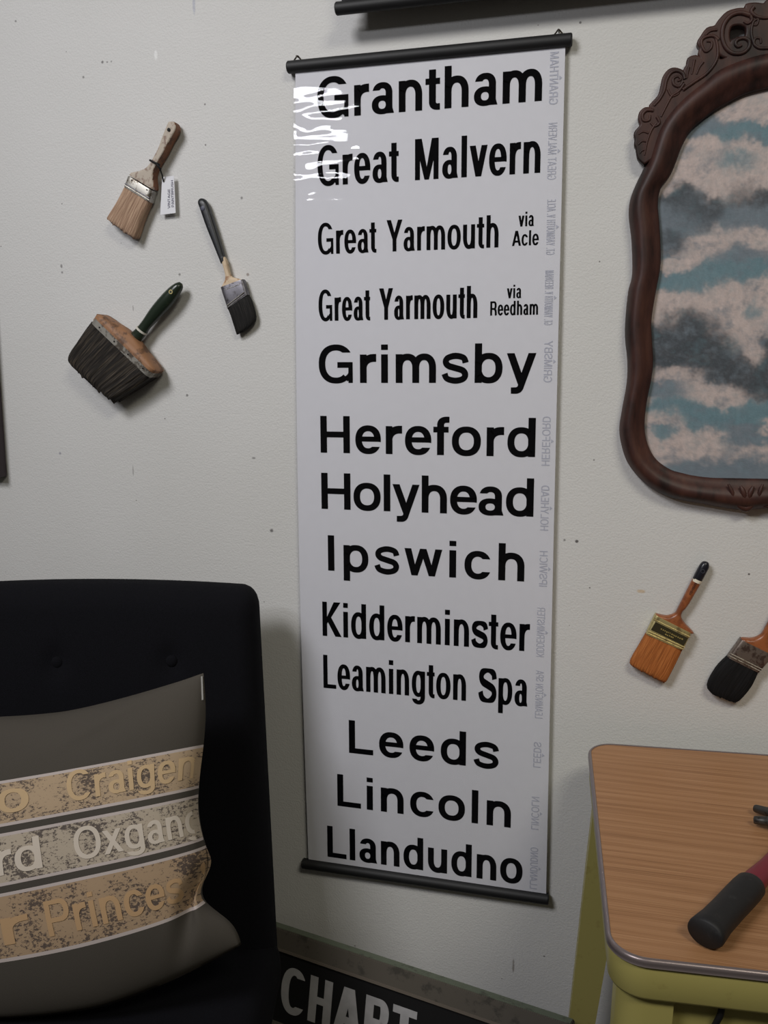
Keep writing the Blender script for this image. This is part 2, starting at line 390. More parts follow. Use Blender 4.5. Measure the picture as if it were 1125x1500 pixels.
YB = -.0135
banner = thing('hanging_banner', 'tall white banner listing place names in black letters from Grantham to Llandudno', 'banner', (0, YB, 2.09))
def edge_l(z): t = (2.075-z)/1.67; return -.2590-.010*math.sin(math.pi*t)-.003*t
def edge_r(z): t = (2.075-z)/1.67; return .2640-.001*math.sin(math.pi*t)+.006*t
def sheet(name, y, m, ext, nx, nz, fn):
    bm = bmesh.new(); rows = []
    for j in range(nz+1):
        z = 2.082-(2.082-.397)*j/nz; a, b = edge_l(z)-ext, edge_r(z)+ext
        rows.append([bm.verts.new((a+(b-a)*i/nx, y+fn(a+(b-a)*i/nx, z), z)) for i in range(nx+1)])
    for j in range(nz):
        for i in range(nx): bm.faces.new((rows[j][i], rows[j+1][i], rows[j+1][i+1], rows[j][i+1]))
    return from_bm(name, bm, m, banner, fix=False, auto=None)
sheet('sheet', YB, paper, 0, 8, 24, lambda x, z: 0)
def ripple(x, z):
    m = math.exp(-((x+.21)/.21)**2-((z-1.925)/.105)**2)
    m2 = math.exp(-((x+.265)/.05)**2-((z-1.90)/.16)**2)
    a = noise.noise(Vector((x*5.0, 1.7, z*30)))+.6*noise.noise(Vector((x*9, 5.1, z*62)))
    b = noise.noise(Vector((x*26, 9.2, z*44)))
    lo = noise.noise(Vector((x*3, 3.3, z*2.2)))
    return -(m*(a*.0016+b*.0004)+m2*b*.0012+lo*.0012)
sheet('clear_film', YB-.0042, film_m, .002, 190, 620, ripple)
def rail(name, x0, x1, z, y, r, parent, m=black):
    bm = bmesh.new()
    n = 24
    xs = [(x0, r*.86), (x0+.002, r), (x0+.01, r), (x1-.01, r), (x1-.002, r), (x1, r*.86)]
    tube(bm, [(x, y, z) for x, _ in xs], [q for _, q in xs], n)
    return from_bm(name, bm, m, parent, auto=35)
rail('top_rail', -.275, .276, 2.09, YB, .0118, banner)
rail('bottom_rail', -.276, .276, .393, YB, .0118, banner)
wire = plain('dark_wire', srgb(60, 52, 44), .4, metal=.6)
for px, py in ((436, 92), (818, 52)):
    P = at(px, py, -.012); bm = bmesh.new()
    z0 = 2.098
    tube(bm, smooth_pts([(P.x-.010, YB, z0), (P.x-.004, YB, z0+.007), (P.x, -.012, z0+.012), (P.x+.005, YB, z0+.007), (P.x+.010, YB, z0)], 4), .0014, 6)
    tube(bm, [(P.x, -.018, z0+.010), (P.x, .0, z0+.012)], .0016, 8)
    from_bm('hanging_hook', bm, wire, banner)
LINES = [('Grantham', -.2142, .2238, 1.9893, .0755, 'c'), ('Great Malvern', -.2157, .2238, 1.8623, .0755, 'c'), ('Great Yarmouth', -.2171, .1476, 1.7302, .0600, 'c'),
         ('Great Yarmouth', -.2178, .1084, 1.5985, .0613, 'c'), ('Grimsby', -.2193, .2244, 1.4732, .0765, 'f'), ('Hereford', -.2179, .2262, 1.3290, .0765, 'f'), ('Holyhead', -.2177, .2255, 1.2102, .0765, 'f'),
         ('Ipswich', -.2050, .2101, 1.0775, .0765, 'f'), ('Kidderminster', -.2196, .2238, .9325, .0760, 'c'), ('Leamington Spa', -.2194, .2219, .8150, .0750, 'c'), ('Leeds', -.1626, .1653, .6713, .0756, 'f'),
         ('Lincoln', -.1909, .1928, .5438, .0750, 'f'), ('Llandudno', -.2160, .2196, .4182, .0750, 'c')]
on_sheet = lambda x, z, e: (x, YB-.0005-e, z)
small = {2: [('via', .1850, .2140, 1.7668, .0265), ('Acle', .1736, .2239, 1.7316, .0276)], 3: [('via', .1655, .1930, 1.6345, .0250), ('Reedham', .1337, .2256, 1.6026, .0268)]}
for i, (tx, a, b, z, cap, md) in enumerate(LINES):
    if md == 'c':
        sw, tw = {'Grantham': (.176, .154), 'Llandudno': (.172, .152), 'Great Malvern': (.140, .130), 'Great Yarmouth': (.128, .118), 'Kidderminster': (.136, .124), 'Leamington Spa': (.128, .120)}[tx]
        q = fit(tx, a, b, z, cap, w=sw, t=tw)
    else: q = fit(tx, a, b, z, cap, w=.184, t=.158, cond=1.02, free=True)
    for (t2, a2, b2, z2, c2) in small.get(i, []):
        flat_letters('route_lettering', fit(t2, a2, b2, z2, c2, w=.138, t=.128), on_sheet, ink, banner)['label'] = 'small black lettering reading '+t2
    o = flat_letters('place_name_lettering', q, on_sheet, ink, banner)
    o['label'] = 'black lettering reading ' + tx 
SIDE = [('GRANTHAM', (811, 153), (812, 76)), ('GREAT MALVERN', (809, 263), (809, 180)), ('GT. YARMOUTH V. ACLE', (807, 373), (807, 292)), ('GT. YARMOUTH V. REEDHAM', (804, 476), (804, 396)), ('GRIMSBY', (803, 560), (803, 499)),
        ('HEREFORD', (800, 682), (800, 610)), ('HOLYHEAD', (798, 777), (798, 711)), ('IPSWICH', (796, 859), (796, 807)), ('KIDDERMINSTER', (792, 962), (792, 890)), ('LEAMINGTON SPA', (790, 1052), (790, 982)),
        ('LEEDS', (787, 1124), (787, 1087)), ('LINCOLN', (784, 1215), (784, 1167)), ('LLANDUDNO', (782, 1302), (782, 1241))]
for tx, lo, hi in SIDE:
    A, B = at(*lo, YB), at(*hi, YB); zc = .0155
    q = fit(tx, 0, B.z-A.z, 0, zc, w=.13 if len(tx) < 10 else .085, t=.12 if len(tx) < 10 else .095)
    mid_ = (B.z-A.z)/2; q.append([(mid_-.004, zc+.002), (mid_+.004, zc+.002), (mid_, zc+.007)])
    x0 = (A.x+B.x)/2-zc/2
    q = [[(x0+b, A.z+a) for a, b in P] for P in q]
    flat_letters('margin_lettering', q, on_sheet, pale_ink, banner)['label'] = 'faint grey mirrored margin lettering ' + tx

# the black scroll hanging above, only its lower rail in view
YU = -.055
P = at(492, 13, YU)
up = thing('hanging_scroll', 'black roll-down scroll cut off by the top edge above the white banner', 'scroll', (P.x+.39, YU, P.z))
dark_cloth = plain('black_cloth', srgb(30, 28, 32), .8)
rail('bottom_rail', P.x, P.x+.80, P.z, YU, .0118, up)
bm = bmesh.new(); box(bm, (P.x+.012, YU-.0015, P.z+.005), (P.x+.788, YU+.0015, P.z+.62)); from_bm('cloth', bm, dark_cloth, up)
rail('top_rail', P.x, P.x+.80, P.z+.62, YU, .0118, up)
for x in (P.x+.06, P.x+.74):
    bm = bmesh.new(); tube(bm, [(x, YU, P.z+.63), (x, 0, P.z+.63)], .004, 8); from_bm('bracket', bm, wire, up)

# ------------------------------------------------------------------ paint brushes on the wall
def bristle(name, c0, c1, c2, rough=.75, tip=None):
    k = NT(name); v = k.coord('UV', (260, 2.2, 1)); n = k.noise(v, 1, 4, .65); v2 = k.coord('UV', (70, 1.6, 1)); n2 = k.noise(v2, 1, 2)
    s = k.math('ADD', k.math('MULTIPLY', n, .72), k.math('MULTIPLY', n2, .28))
    c = k.ramp(s, [(.36, c0), (.5, c1), (.64, c2)])
    if tip:
        tc = k.n('ShaderNodeTexCoord'); sx = k.n('ShaderNodeSeparateXYZ'); k.l(tc.outputs['UV'], sx.inputs[0])
        f = k.math('ADD', sx.outputs[1], k.math('MULTIPLY', k.math('SUBTRACT', n2, .5), .5)); mr = k.n('ShaderNodeMapRange'); k.l(f, mr.inputs[0]); mr.inputs[1].default_value = .0; mr.inputs[2].default_value = .28; mr.inputs[3].default_value = .75; mr.inputs[4].default_value = 0
        c = k.mix(mr.outputs[0], c, tip)
    k.base(c); k.b.inputs['Roughness'].default_value = rough; k.b.inputs['Specular IOR Level'].default_value = .25
    k.bump(s, .5, .0008); return k.m
def worn(name, c, c2, thr, scale, rough=.5, metal=0):
    k = NT(name); v = k.coord(); n = k.noise(v, scale, 5, .65)
    k.base(k.ramp(n, [(thr-.05, c2), (thr+.05, c)])); k.b.inputs['Roughness'].default_value = rough; k.b.inputs['Metallic'].default_value = metal
    k.bump(n, .3, .0006); return k.m
steel = worn('worn_nickel', srgb(188, 184, 176), srgb(120, 110, 98), .42, 70, .38, .85)
dull_steel = worn('dull_painted_steel', srgb(112, 110, 116), srgb(70, 66, 68), .42, 60, .4, .7)
brass = worn('worn_brass', srgb(206, 192, 138), srgb(150, 134, 92), .40, 60, .4, .75)
hole = plain('dark_hole', srgb(16, 14, 14), .8)

def disc(bm, c, r, t=.0015, seg=14):
    tube(bm, [(c.x, c.y+t, c.z), (c.x, c.y-t*.6, c.z), (c.x, c.y-t, c.z)], [r, r, r*.7], seg)
def ridge(px0, px1, y, r, m, parent, name='bead'):
    bm = bmesh.new(); tube(bm, [at(*px0, y), at(*px1, y)], r, 8); return from_bm(name, bm, m, parent)

# pale handled brush, upper left
yc = -.017
b1 = thing('paint_brush', 'old tan bristle brush with pale paint-flecked handle and white tag tied on', 'paintbrush', at(204, 268, 0), 'old paint brushes on the wall')
tan = bristle('tan_bristle', srgb(100, 76, 60), srgb(160, 130, 108), srgb(206, 178, 152), tip=srgb(116, 96, 88))
loftm = lambda nm, st, m, par, **kw: from_bm(nm, loft(st, yc, **kw), m, par, auto=50, fix=False)
loftm('bristles', [(154.5, 320, 196, 349, .0135, 4), (156, 316, 198, 344.5, .0165, 4), (170, 294, 207, 319, .0155, 4), (181.3, 272, 218.7, 294.7, .0125, 4)], tan, b1, seg=120, k=.8, sub=4, jag=.006, groove=.07)
loftm('ferrule', [(180.8, 273, 218.2, 295.7, .0138, 7), (182, 269.5, 219, 292, .0144, 7), (186, 258.7, 221.8, 280.5, .014, 7), (187, 257, 222.4, 279, .0138, 7)], steel, b1, seg=48, k=.9, sub=1)
pale_paint = worn('pale_flecked_paint', srgb(182, 170, 156), srgb(138, 116, 104), .44, 110, .6)
rust_wood = worn('orange_wood', srgb(128, 82, 54), srgb(92, 58, 40), .46, 60, .6)
loftm('handle', [(188, 256, 223.6, 277.5, .0125, 8), (190.5, 252.5, 225.3, 274, .0125, 8), (204, 249.5, 223.6, 261, .0125, 8), (214, 244.5, 224.4, 250.5, .0125, 8), (221.3, 234.7, 229.3, 239.3, .0125, 8), (230.7, 217.3, 239.5, 222, .0125, 8), (237.3, 198.7, 248.5, 204.5, .0125, 8), (242.8, 185.5, 256.8, 190, .0125, 8), (245, 180, 256.4, 181, .012, 8), (247, 178.2, 254.5, 178, .0105, 8)], [pale_paint, rust_wood], b1, seg=40, k=1.0, sub=4, sidemat=1)
bm = bmesh.new(); disc(bm, at(247.3, 190, yc-.0132), .0036); from_bm('hanging_hole', bm, hole, b1)
for q in ((193, 264), (215, 278), (219.5, 290)):
    bm = bmesh.new(); disc(bm, at(*q, yc-.0148), .0013, .001, 8); from_bm('nail', bm, hole, b1)
ridge((183, 268.5), (219.5, 291), yc-.0143, .0011, dull_steel, b1)
ridge((182, 271), (218.6, 293.4), yc-.0141, .0009, steel, b1)
# its tag
card = plain('white_card', srgb(226, 226, 232), .7); pen_ink = plain('blue_black_pen', srgb(52, 48, 84), .6); tie_m = plain('black_twine', srgb(20, 18, 20), .8)
yt = -.012
cor = [at(*q, yt-.0) for q in ((237.5, 259.5), (254.7, 257.3), (257.3, 312), (234.7, 314.7))]
tagob = thing('price_tag', 'small white handwritten card tag hanging from the pale handled brush', 'tag', (cor[0]+cor[1])/2)
bm = bmesh.new(); fr_ = [bm.verts.new(p) for p in cor]; bk = [bm.verts.new(p+Vector((0, .0008, 0))) for p in cor]
bm.faces.new(fr_[::-1]); bm.faces.new(bk)
for i in range(4): bm.faces.new((fr_[i], fr_[(i+1) % 4], bk[(i+1) % 4], bk[i]))
from_bm('card', bm, card, tagob, smooth=False, auto=None)
def on_tag(s, tt, e): # s across from the left edge, tt up from the foot
    a = cor[3].lerp(cor[2], s); b = cor[0].lerp(cor[1], s); p = a.lerp(b, tt); return (p.x, p.y-.0004-e, p.z)
def pen(text, s0, t0, t1, h):
    g = lay(text, .14, .14); xs = [a for P in g for a, b in P]; wd = max(xs)
    return [[(s0-b*h, t0+(t1-t0)*a/wd) for a, b in P] for P in g]
q = pen('VINTAGE', .66, .14, .66, .17)+pen('PAINTBRUSH', .92, .16, .88, .17)
flat_letters('handwriting', q, on_tag, pen_ink, tagob, 3e-6)['label'] = 'dark pen writing VINTAGE PAINTBRUSH'
bm = bmesh.new()
tube(bm, smooth_pts([at(221.5, 235.5, yc-.0145), at(226, 238, yc-.0155), at(230.5, 240, yc-.0145), at(233.5, 241.5, yc), at(229, 239, yc+.0135), at(222, 236, yc+.0135), at(219.8, 234.8, yc), at(221.5, 235.5, yc-.0145)], 3), .0022, 7)
tube(bm, smooth_pts([at(228, 239, yc-.0155), at(233, 246, yc-.012), at(237, 255, yc-.004), at(239.5, 266, yt-.001)], 5), .0016, 6)
tube(bm, smooth_pts([at(228, 239, yc-.0155), at(232, 243, yc-.017), at(236, 248, yc-.012)], 4), .0013, 6)
from_bm('twine', bm, tie_m, tagob)

# slim dark angled brush
yc = -.012
b2 = thing('paint_brush', 'slim angled brush with black handle and slanted black bristles', 'paintbrush', at(340, 430, 0), 'old paint brushes on the wall')
blackb = bristle('black_bristle', srgb(8, 8, 8), srgb(22, 21, 21), srgb(54, 50, 48))
loftm('bristles', [(346, 489, 357, 486, .004, 3), (345, 487.5, 373.5, 469, .0075, 3), (336.5, 460, 368.5, 444, .0095, 4), (332.1, 451, 362.5, 431, .009, 4)], blackb, b2, seg=90, sub=4, jag=.003, groove=.06)
loftm('ferrule', [(332.6, 452.5, 362.6, 431.5, .0098, 6), (331.4, 448.5, 361.6, 427.5, .0098, 6), (322.9, 422, 356, 409.8, .0098, 6), (322.6, 421, 355.6, 408.8, .0094, 6)], dull_steel, b2, seg=40, sub=1, k=.8)
ridge((332.5, 447.5), (357.5, 428.5), yc-.0100, .0012, steel, b2)
ridge((333.4, 450.5), (358.5, 431.5), yc-.0096, .0009, steel, b2)
ridge((330, 424.5), (351, 416.5), yc-.0098, .0006, steel, b2, 'crimp_line')
cream = worn('bare_cream_wood', srgb(206, 184, 156), srgb(160, 122, 92), .42, 70, .6)
loftm('wooden_neck', [(322.9, 422, 354.5, 409.8, .0085, 4), (325.5, 417, 349, 408, .0085, 4), (329, 410, 340, 405.5, .008, 3), (329.3, 401.8, 336, 400, .0075, 3), (325.5, 387, 331.5, 382, .0075, 3), (322, 379, 328.5, 376, .007, 3)], cream, b2, seg=28, sub=4)
k = worn('chipped_black_paint', srgb(24, 26, 30), srgb(84, 86, 92), .33, 90, .4)
loftm('handle', [(323.3, 386, 329.5, 381, .008, 3.2), (312, 358, 322.5, 357, .009, 3.2), (300.7, 329.8, 314.5, 331, .0095, 3.2), (292.5, 306, 306, 305, .0095, 3.2), (289.4, 297, 302.5, 296, .009, 3.2), (291, 292.2, 299.5, 291.6, .006, 2.6), (294, 290.6, 296, 290.5, .002, 2)], k, b2, seg=32, sub=4)
bm = bmesh.new(); disc(bm, at(297, 305, yc-.0092), .0048); from_bm('hanging_hole', bm, plain('grey_eyelet', srgb(74, 76, 92), .5), b2)

# wide block brush
yc = -.029
b3 = thing('paint_brush', 'wide block brush with thick dark bristles, wooden block and green handle', 'paintbrush', at(178, 508, 0), 'old paint brushes on the wall')
darkb = bristle('dark_brown_bristle', srgb(14, 12, 11), srgb(36, 32, 29), srgb(84, 75, 64))
loftm('bristles', [(101, 533, 163, 589, .021, 9), (97, 522, 168, 584, .025, 9), (114, 496, 192, 569, .025, 9), (132.3, 471.2, 217.2, 552.4, .024, 9)], darkb, b3, seg=200, k=1.0, sub=5, jag=.010, groove=.10)
loftm('ferrule', [(131.8, 472, 216.7, 553.2, .0262, 12), (136.6, 464.2, 222.3, 547.4, .0262, 12)], worn('scuffed_tin', srgb(158, 154, 146), srgb(92, 84, 76), .47, 60, .45, .6), b3, seg=48, k=1.0, sub=1)
honey = worn('honey_wood', srgb(150, 108, 76), srgb(96, 68, 48), .47, 36, .6)
loftm('wooden_block', [(134, 468, 219.5, 550, .0255, 12), (138, 461.5, 224, 544.5, .0255, 10), (140, 459.5, 225.5, 543, .0248, 10), (148, 462, 223, 536, .0225, 7), (160, 469, 216, 525, .0195, 4), (170, 474, 208, 511, .016, 3), (178, 478, 203, 503, .013, 2.4)], honey, b3, seg=48, k=1.0, sub=3)
for t in (.12, .38, .62, .88):
    a = Vector((135.5, 470.0, 0)).lerp(Vector((219, 549, 0)), t); bm = bmesh.new(); disc(bm, at(a.x, a.y, yc-.0268), .0017, .0012, 10); from_bm('nail', bm, hole, b3)
green = worn('dark_green_paint', srgb(34, 44, 34), srgb(86, 82, 50), .34, 34, .28)
yh = -.024
loftm('handle', [(183, 490, 199, 505, .0085, 2, yh), (191.5, 487, 205.5, 499.5, .0095, 2, yh), (199.5, 480, 212, 491, .010, 2, yh), (201.5, 478, 213.6, 489, .0098, 2, yh), (208.8, 468.5, 219.5, 480, .010, 2, yh), (221, 450, 236, 462.5, .0125, 2, yh), (236.5, 431.5, 252, 445, .014, 2, yh), (248.5, 420, 262, 430, .0125, 2, yh), (257, 414.5, 266.5, 421.5, .009, 2, yh), (262.5, 412.8, 266.8, 416, .003, 2, yh)], green, b3, seg=32, k=0.3, sub=5)
loftm('collar', [(198.6, 479.2, 212.3, 491.3, .0112, 2, yh), (200.2, 476.8, 213.9, 488.9, .0112, 2, yh)], plain('white_band', srgb(200, 196, 186), .6), b3, seg=32, k=.3, sub=1)
bm = bmesh.new(); c0 = at(249.8, 427.5, yh-.0142); tube(bm, [(c0.x+.0036*math.cos(a), c0.y+.001, c0.z+.0036*math.sin(a)) for a in [i/14*2*math.pi for i in range(14)]], .0013, 6, closed=True, axis=(0, 1, 0)); from_bm('brass_eyelet', bm, brass, b3)
bm = bmesh.new(); tube(bm, [at(157, 464, -.006), at(160, 467, -.006), at(193, 489, -.008)], [.0015, .003, .003], 8); from_bm('wire_clip', bm, dull_steel, b3)

# orange brush on the right
yc = -.013
b4 = thing('paint_brush', 'clean orange-brown bristle brush with brass band, black tip and white ring', 'paintbrush', at(980, 920, 0), 'old paint brushes on the wall')
orange = bristle('orange_bristle', srgb(104, 58, 26), srgb(168, 98, 48), srgb(196, 126, 70), tip=srgb(104, 62, 34))
loftm('bristles', [(924.5, 975.5, 973, 1000.3, .007, 4), (923, 970, 978, 997.5, .0115, 4), (934, 950, 989, 976, .0125, 4), (947.2, 927.5, 1000.5, 951.5, .012, 4)], orange, b4, seg=120, k=.8, sub=4, jag=.003, groove=.05)
loftm('ferrule', [(946.4, 929, 1000.6, 953, .0132, 7), (959.3, 902.2, 1012.6, 929.2, .0132, 7), (960, 901, 1013.2, 928, .0128, 7)], brass, b4, seg=48, k=.9, sub=1)
for (p0, p1) in (((949, 924), (1003.5, 948.5)), ((947.6, 927), (1002, 951.5)), ((957.5, 907), (1010.8, 933))): ridge(p0, p1, yc-.0133, .0011, brass, b4)
def patch(name, pts, y, m, par):
    bm = bmesh.new(); f_ = [bm.verts.new(at(*p, y)) for p in pts]; g_ = [bm.verts.new(v.co+Vector((0, .0006, 0))) for v in f_]
    bm.faces.new(f_); bm.faces.new(g_[::-1])
    for i in range(len(f_)): bm.faces.new((f_[i], g_[i], g_[(i+1) % len(f_)], f_[(i+1) % len(f_)]))
    return from_bm(name, bm, m, par, smooth=False, auto=None)
lab = [(960.5, 911), (1008, 934.5), (1001.5, 946), (953.5, 922.5)]
label_m = plain('dark_olive_print', srgb(64, 60, 42), .4, metal=.4)
patch('label_plate', lab, yc-.0135, label_m, b4)
gold_ink = plain('gold_print', srgb(176, 158, 96), .5, metal=.4)
LB = [at(*p, yc-.0143) for p in lab]
def on_label(s, tt, e):
    p = LB[3].lerp(LB[2], s).lerp(LB[0].lerp(LB[1], s), tt); return (p.x, p.y-e, p.z)
random.seed(11)
g = []
for (s0, s1, h) in ((.22, .86, .50), (.40, .66, .20)):     # print too worn to read: short uneven gold dashes
    s = s0
    while s < s1:
        d = random.uniform(.02, .05); a = h+random.uniform(-.03, .03); g.append([(s, a), (s+d, a), (s+d, a+.14), (s, a+.14)]); s += d+random.uniform(.012, .03)
flat_letters('worn_print', g, on_label, gold_ink, b4, 3e-6)
varn = worn('varnished_wood', srgb(150, 88, 52), srgb(126, 70, 40), .45, 40, .32)
loftm('handle', [(960, 901.5, 1014, 928.5, .0115, 5), (961.5, 899.8, 1015.8, 926.6, .0115, 4), (976, 902.5, 1003.5, 913.5, .011, 3), (988, 898.5, 998.3, 904.2, .010, 2.4), (992.3, 892, 1000, 896.5, .0095, 2.2), (996, 884.5, 1006.5, 889.5, .0095, 2.2), (1003, 871, 1015, 876, .010, 2.2), (1012, 853, 1025, 858.5, .0095, 2.2), (1014.7, 847.8, 1028, 853.8, .0095, 2.2)], varn, b4, seg=32, k=.4, sub=5)
loftm('white_ring', [(1013.6, 850.2, 1026.8, 856, .0099, 2.2), (1015.6, 846, 1028.9, 852, .0099, 2.2)], plain('white_paint_ring', srgb(226, 218, 200), .5), b4, seg=28, k=.4, sub=1)
loftm('handle_tip', [(1014.9, 847, 1028, 853, .0096, 2.2), (1021.5, 834, 1035, 840, .0095, 2.2), (1025.6, 826.8, 1038.8, 832, .0085, 2.2), (1029.5, 823, 1038.6, 825.6, .006, 2.1), (1033, 822.2, 1036, 823, .002, 2)], plain('black_gloss', srgb(24, 25, 34), .3), b4, seg=28, k=.4, sub=5)
bm = bmesh.new(); c0 = at(1029.5, 837, yc-.0094); tube(bm, [(c0.x+.0034*math.cos(a), c0.y, c0.z+.0034*math.sin(a)) for a in [i/14*2*math.pi for i in range(14)]], .0008, 6, closed=True, axis=(0, 1, 0)); from_bm('hanging_hole', bm, plain('dark_eyelet', srgb(58, 58, 66), .4), b4)
g = []
A, B = at(1010.5, 871, yc-.0108), at(1020, 853.5, yc-.0108)
for j in range(9):
    a = A.lerp(B, (j+.15)/9); g.append((a, .0035+.0012*(j*7 % 3)))
bm = bmesh.new(); dx = (B-A).normalized(); nx_ = Vector((dx.z, 0, -dx.x))
for a, h in g:
    vs = [bm.verts.new(a+nx_*s*h/2+dx*t2+Vector((0, -.0, 0))) for s, t2 in ((-1, 0), (1, 0), (1, .0012), (-1, .0012))]; bm.faces.new(vs)
from_bm('worn_stamp', bm, plain('brown_stamp', srgb(62, 34, 26), .6), b4, smooth=False, auto=None)

# black brush cut by the right edge
b5 = thing('paint_brush', 'black bristle brush with dull steel band and wooden handle, cut by right edge', 'paintbrush', at(1095, 960, 0), 'old paint brushes on the wall')
loftm('bristles', [(1044, 1018, 1078, 1029.5, .006, 3), (1036, 1006, 1086, 1026, .011, 3.4), (1049, 981, 1101, 1008, .0135, 4), (1067.3, 962, 1112, 985, .0125, 4)], bristle('jet_black_bristle', srgb(6, 6, 7), srgb(14, 14, 16), srgb(32, 31, 34)), b5, seg=120, k=.8, sub=4, jag=.003, groove=.05)
loftm('ferrule', [(1066.4, 963.5, 1112.5, 986.3, .0135, 7), (1084.6, 938.3, 1133, 962, .0135, 7), (1085.4, 937, 1133.8, 960.6, .013, 7)], worn('brown_stained_steel', srgb(128, 116, 108), srgb(88, 72, 66), .46, 90, .4, .7), b5, seg=48, k=.9, sub=1)
for (p0, p1) in (((1070.5, 957.5), (1116.5, 980.5)), ((1068.2, 960.5), (1114.4, 983.4))): ridge(p0, p1, yc-.0136, .0011, steel, b5)
loftm('handle', [(1085.4, 937.5, 1133.4, 961, .0118, 5), (1087.5, 935, 1136, 958.6, .0118, 4), (1102, 935.3, 1129, 946, .011, 3), (1114.5, 929.5, 1126.5, 936, .010, 2.4), (1121, 919, 1131, 925, .0095, 2.2), (1127, 908, 1138, 913.5, .0095, 2.2), (1136, 889, 1149, 895, .010, 2.2), (1147, 866, 1160, 871, .0095, 2.2), (1152, 856, 1164, 859, .008, 2.1), (1158, 852, 1162, 853, .002, 2)], varn, b5, seg=32, k=.4, sub=5)

# ------------------------------------------------------------------ carved mahogany frame with a painted sky
YF = -.022
xc = at(1248, 400, YF).x
OUT = [(1248, 60), (1190, 63), (1125, 72), (1093, 80), (1053, 96), (1027, 117), (1000, 139), (976, 165), (960, 192), (946, 237), (932, 267), (923, 291), (921, 315), (925, 352), (926, 400), (920, 427), (916, 467), (915.5, 496), (918.7, 528), (918, 560), (911, 600), (907, 629), (911, 656), (920, 680), (939, 704), (960, 720), (989, 732), (1032, 740), (1069, 746.7), (1096, 749), (1125, 746), (1190, 742), (1248, 744)]
INN = [(1248, 105), (1190, 112), (1125, 127.5), (1093, 136), (1067, 149), (1050, 159), (1032, 172), (1013, 189), (1000, 211), (989, 240), (981, 257), (968, 275), (964, 299), (966.7, 333), (968, 385), (961, 427), (954.7, 467), (955, 493), (957, 525), (955, 552), (948, 587), (944.5, 621), (948, 648), (960, 672), (981, 688), (1000, 694), (1018, 698), (1045, 701), (1075, 701.5), (1096, 702), (1125, 702.5), (1190, 704), (1248, 705)]
def xz(p): q = at(p[0], p[1], YF); return Vector((q.x, 0, q.z))
outl = smooth_pts([xz(p) for p in OUT], 5); innl = smooth_pts([xz(p) for p in INN], 5)
outl[0].x = outl[-1].x = innl[0].x = innl[-1].x = xc
mir = lambda L: L + [Vector((2*xc-p.x, 0, p.z)) for p in L[-2:0:-1]]
outl2, innl2 = mir(outl), mir(innl)
frame = thing('framed_painting', 'cloudy sky painting in a dark carved mahogany frame', 'painting', (xc, 0, (outl[0].z+outl[-1].z)/2))
k = NT('mahogany'); v = k.coord('Object', (9, 9, 3)); n = k.noise(v, 3, 5, .6); n2 = k.noise(k.coord('Object', (60, 60, 12)), 3, 3)
k.base(k.mix(k.math('MULTIPLY', n2, .45), k.ramp(n, [(.36, srgb(34, 22, 20)), (.52, srgb(68, 41, 36)), (.70, srgb(86, 54, 44))]), srgb(34, 20, 18)))
k.b.inputs['Roughness'].default_value = .5; k.b.inputs['Specular IOR Level'].default_value = .35; mahog = k.m
bm = bmesh.new(); prof = [(0, -.004), (0, -.016), (.05, -.020), (.14, -.0215), (.3, -.029), (.46, -.036), (.62, -.0375), (.76, -.034), (.88, -.026), (.97, -.016), (1, -.008), (1, -.001)]
N = len(outl2); grid = [[bm.verts.new(innl2[i].lerp(outl2[i], t)+Vector((0, y, 0))) for t, y in prof] for i in range(N)]
for i in range(N):
    for j in range(len(prof)-1): bm.faces.new((grid[i][j], grid[i][j+1], grid[(i+1) % N][j+1], grid[(i+1) % N][j]))
from_bm('frame_moulding', bm, mahog, frame, auto=60)
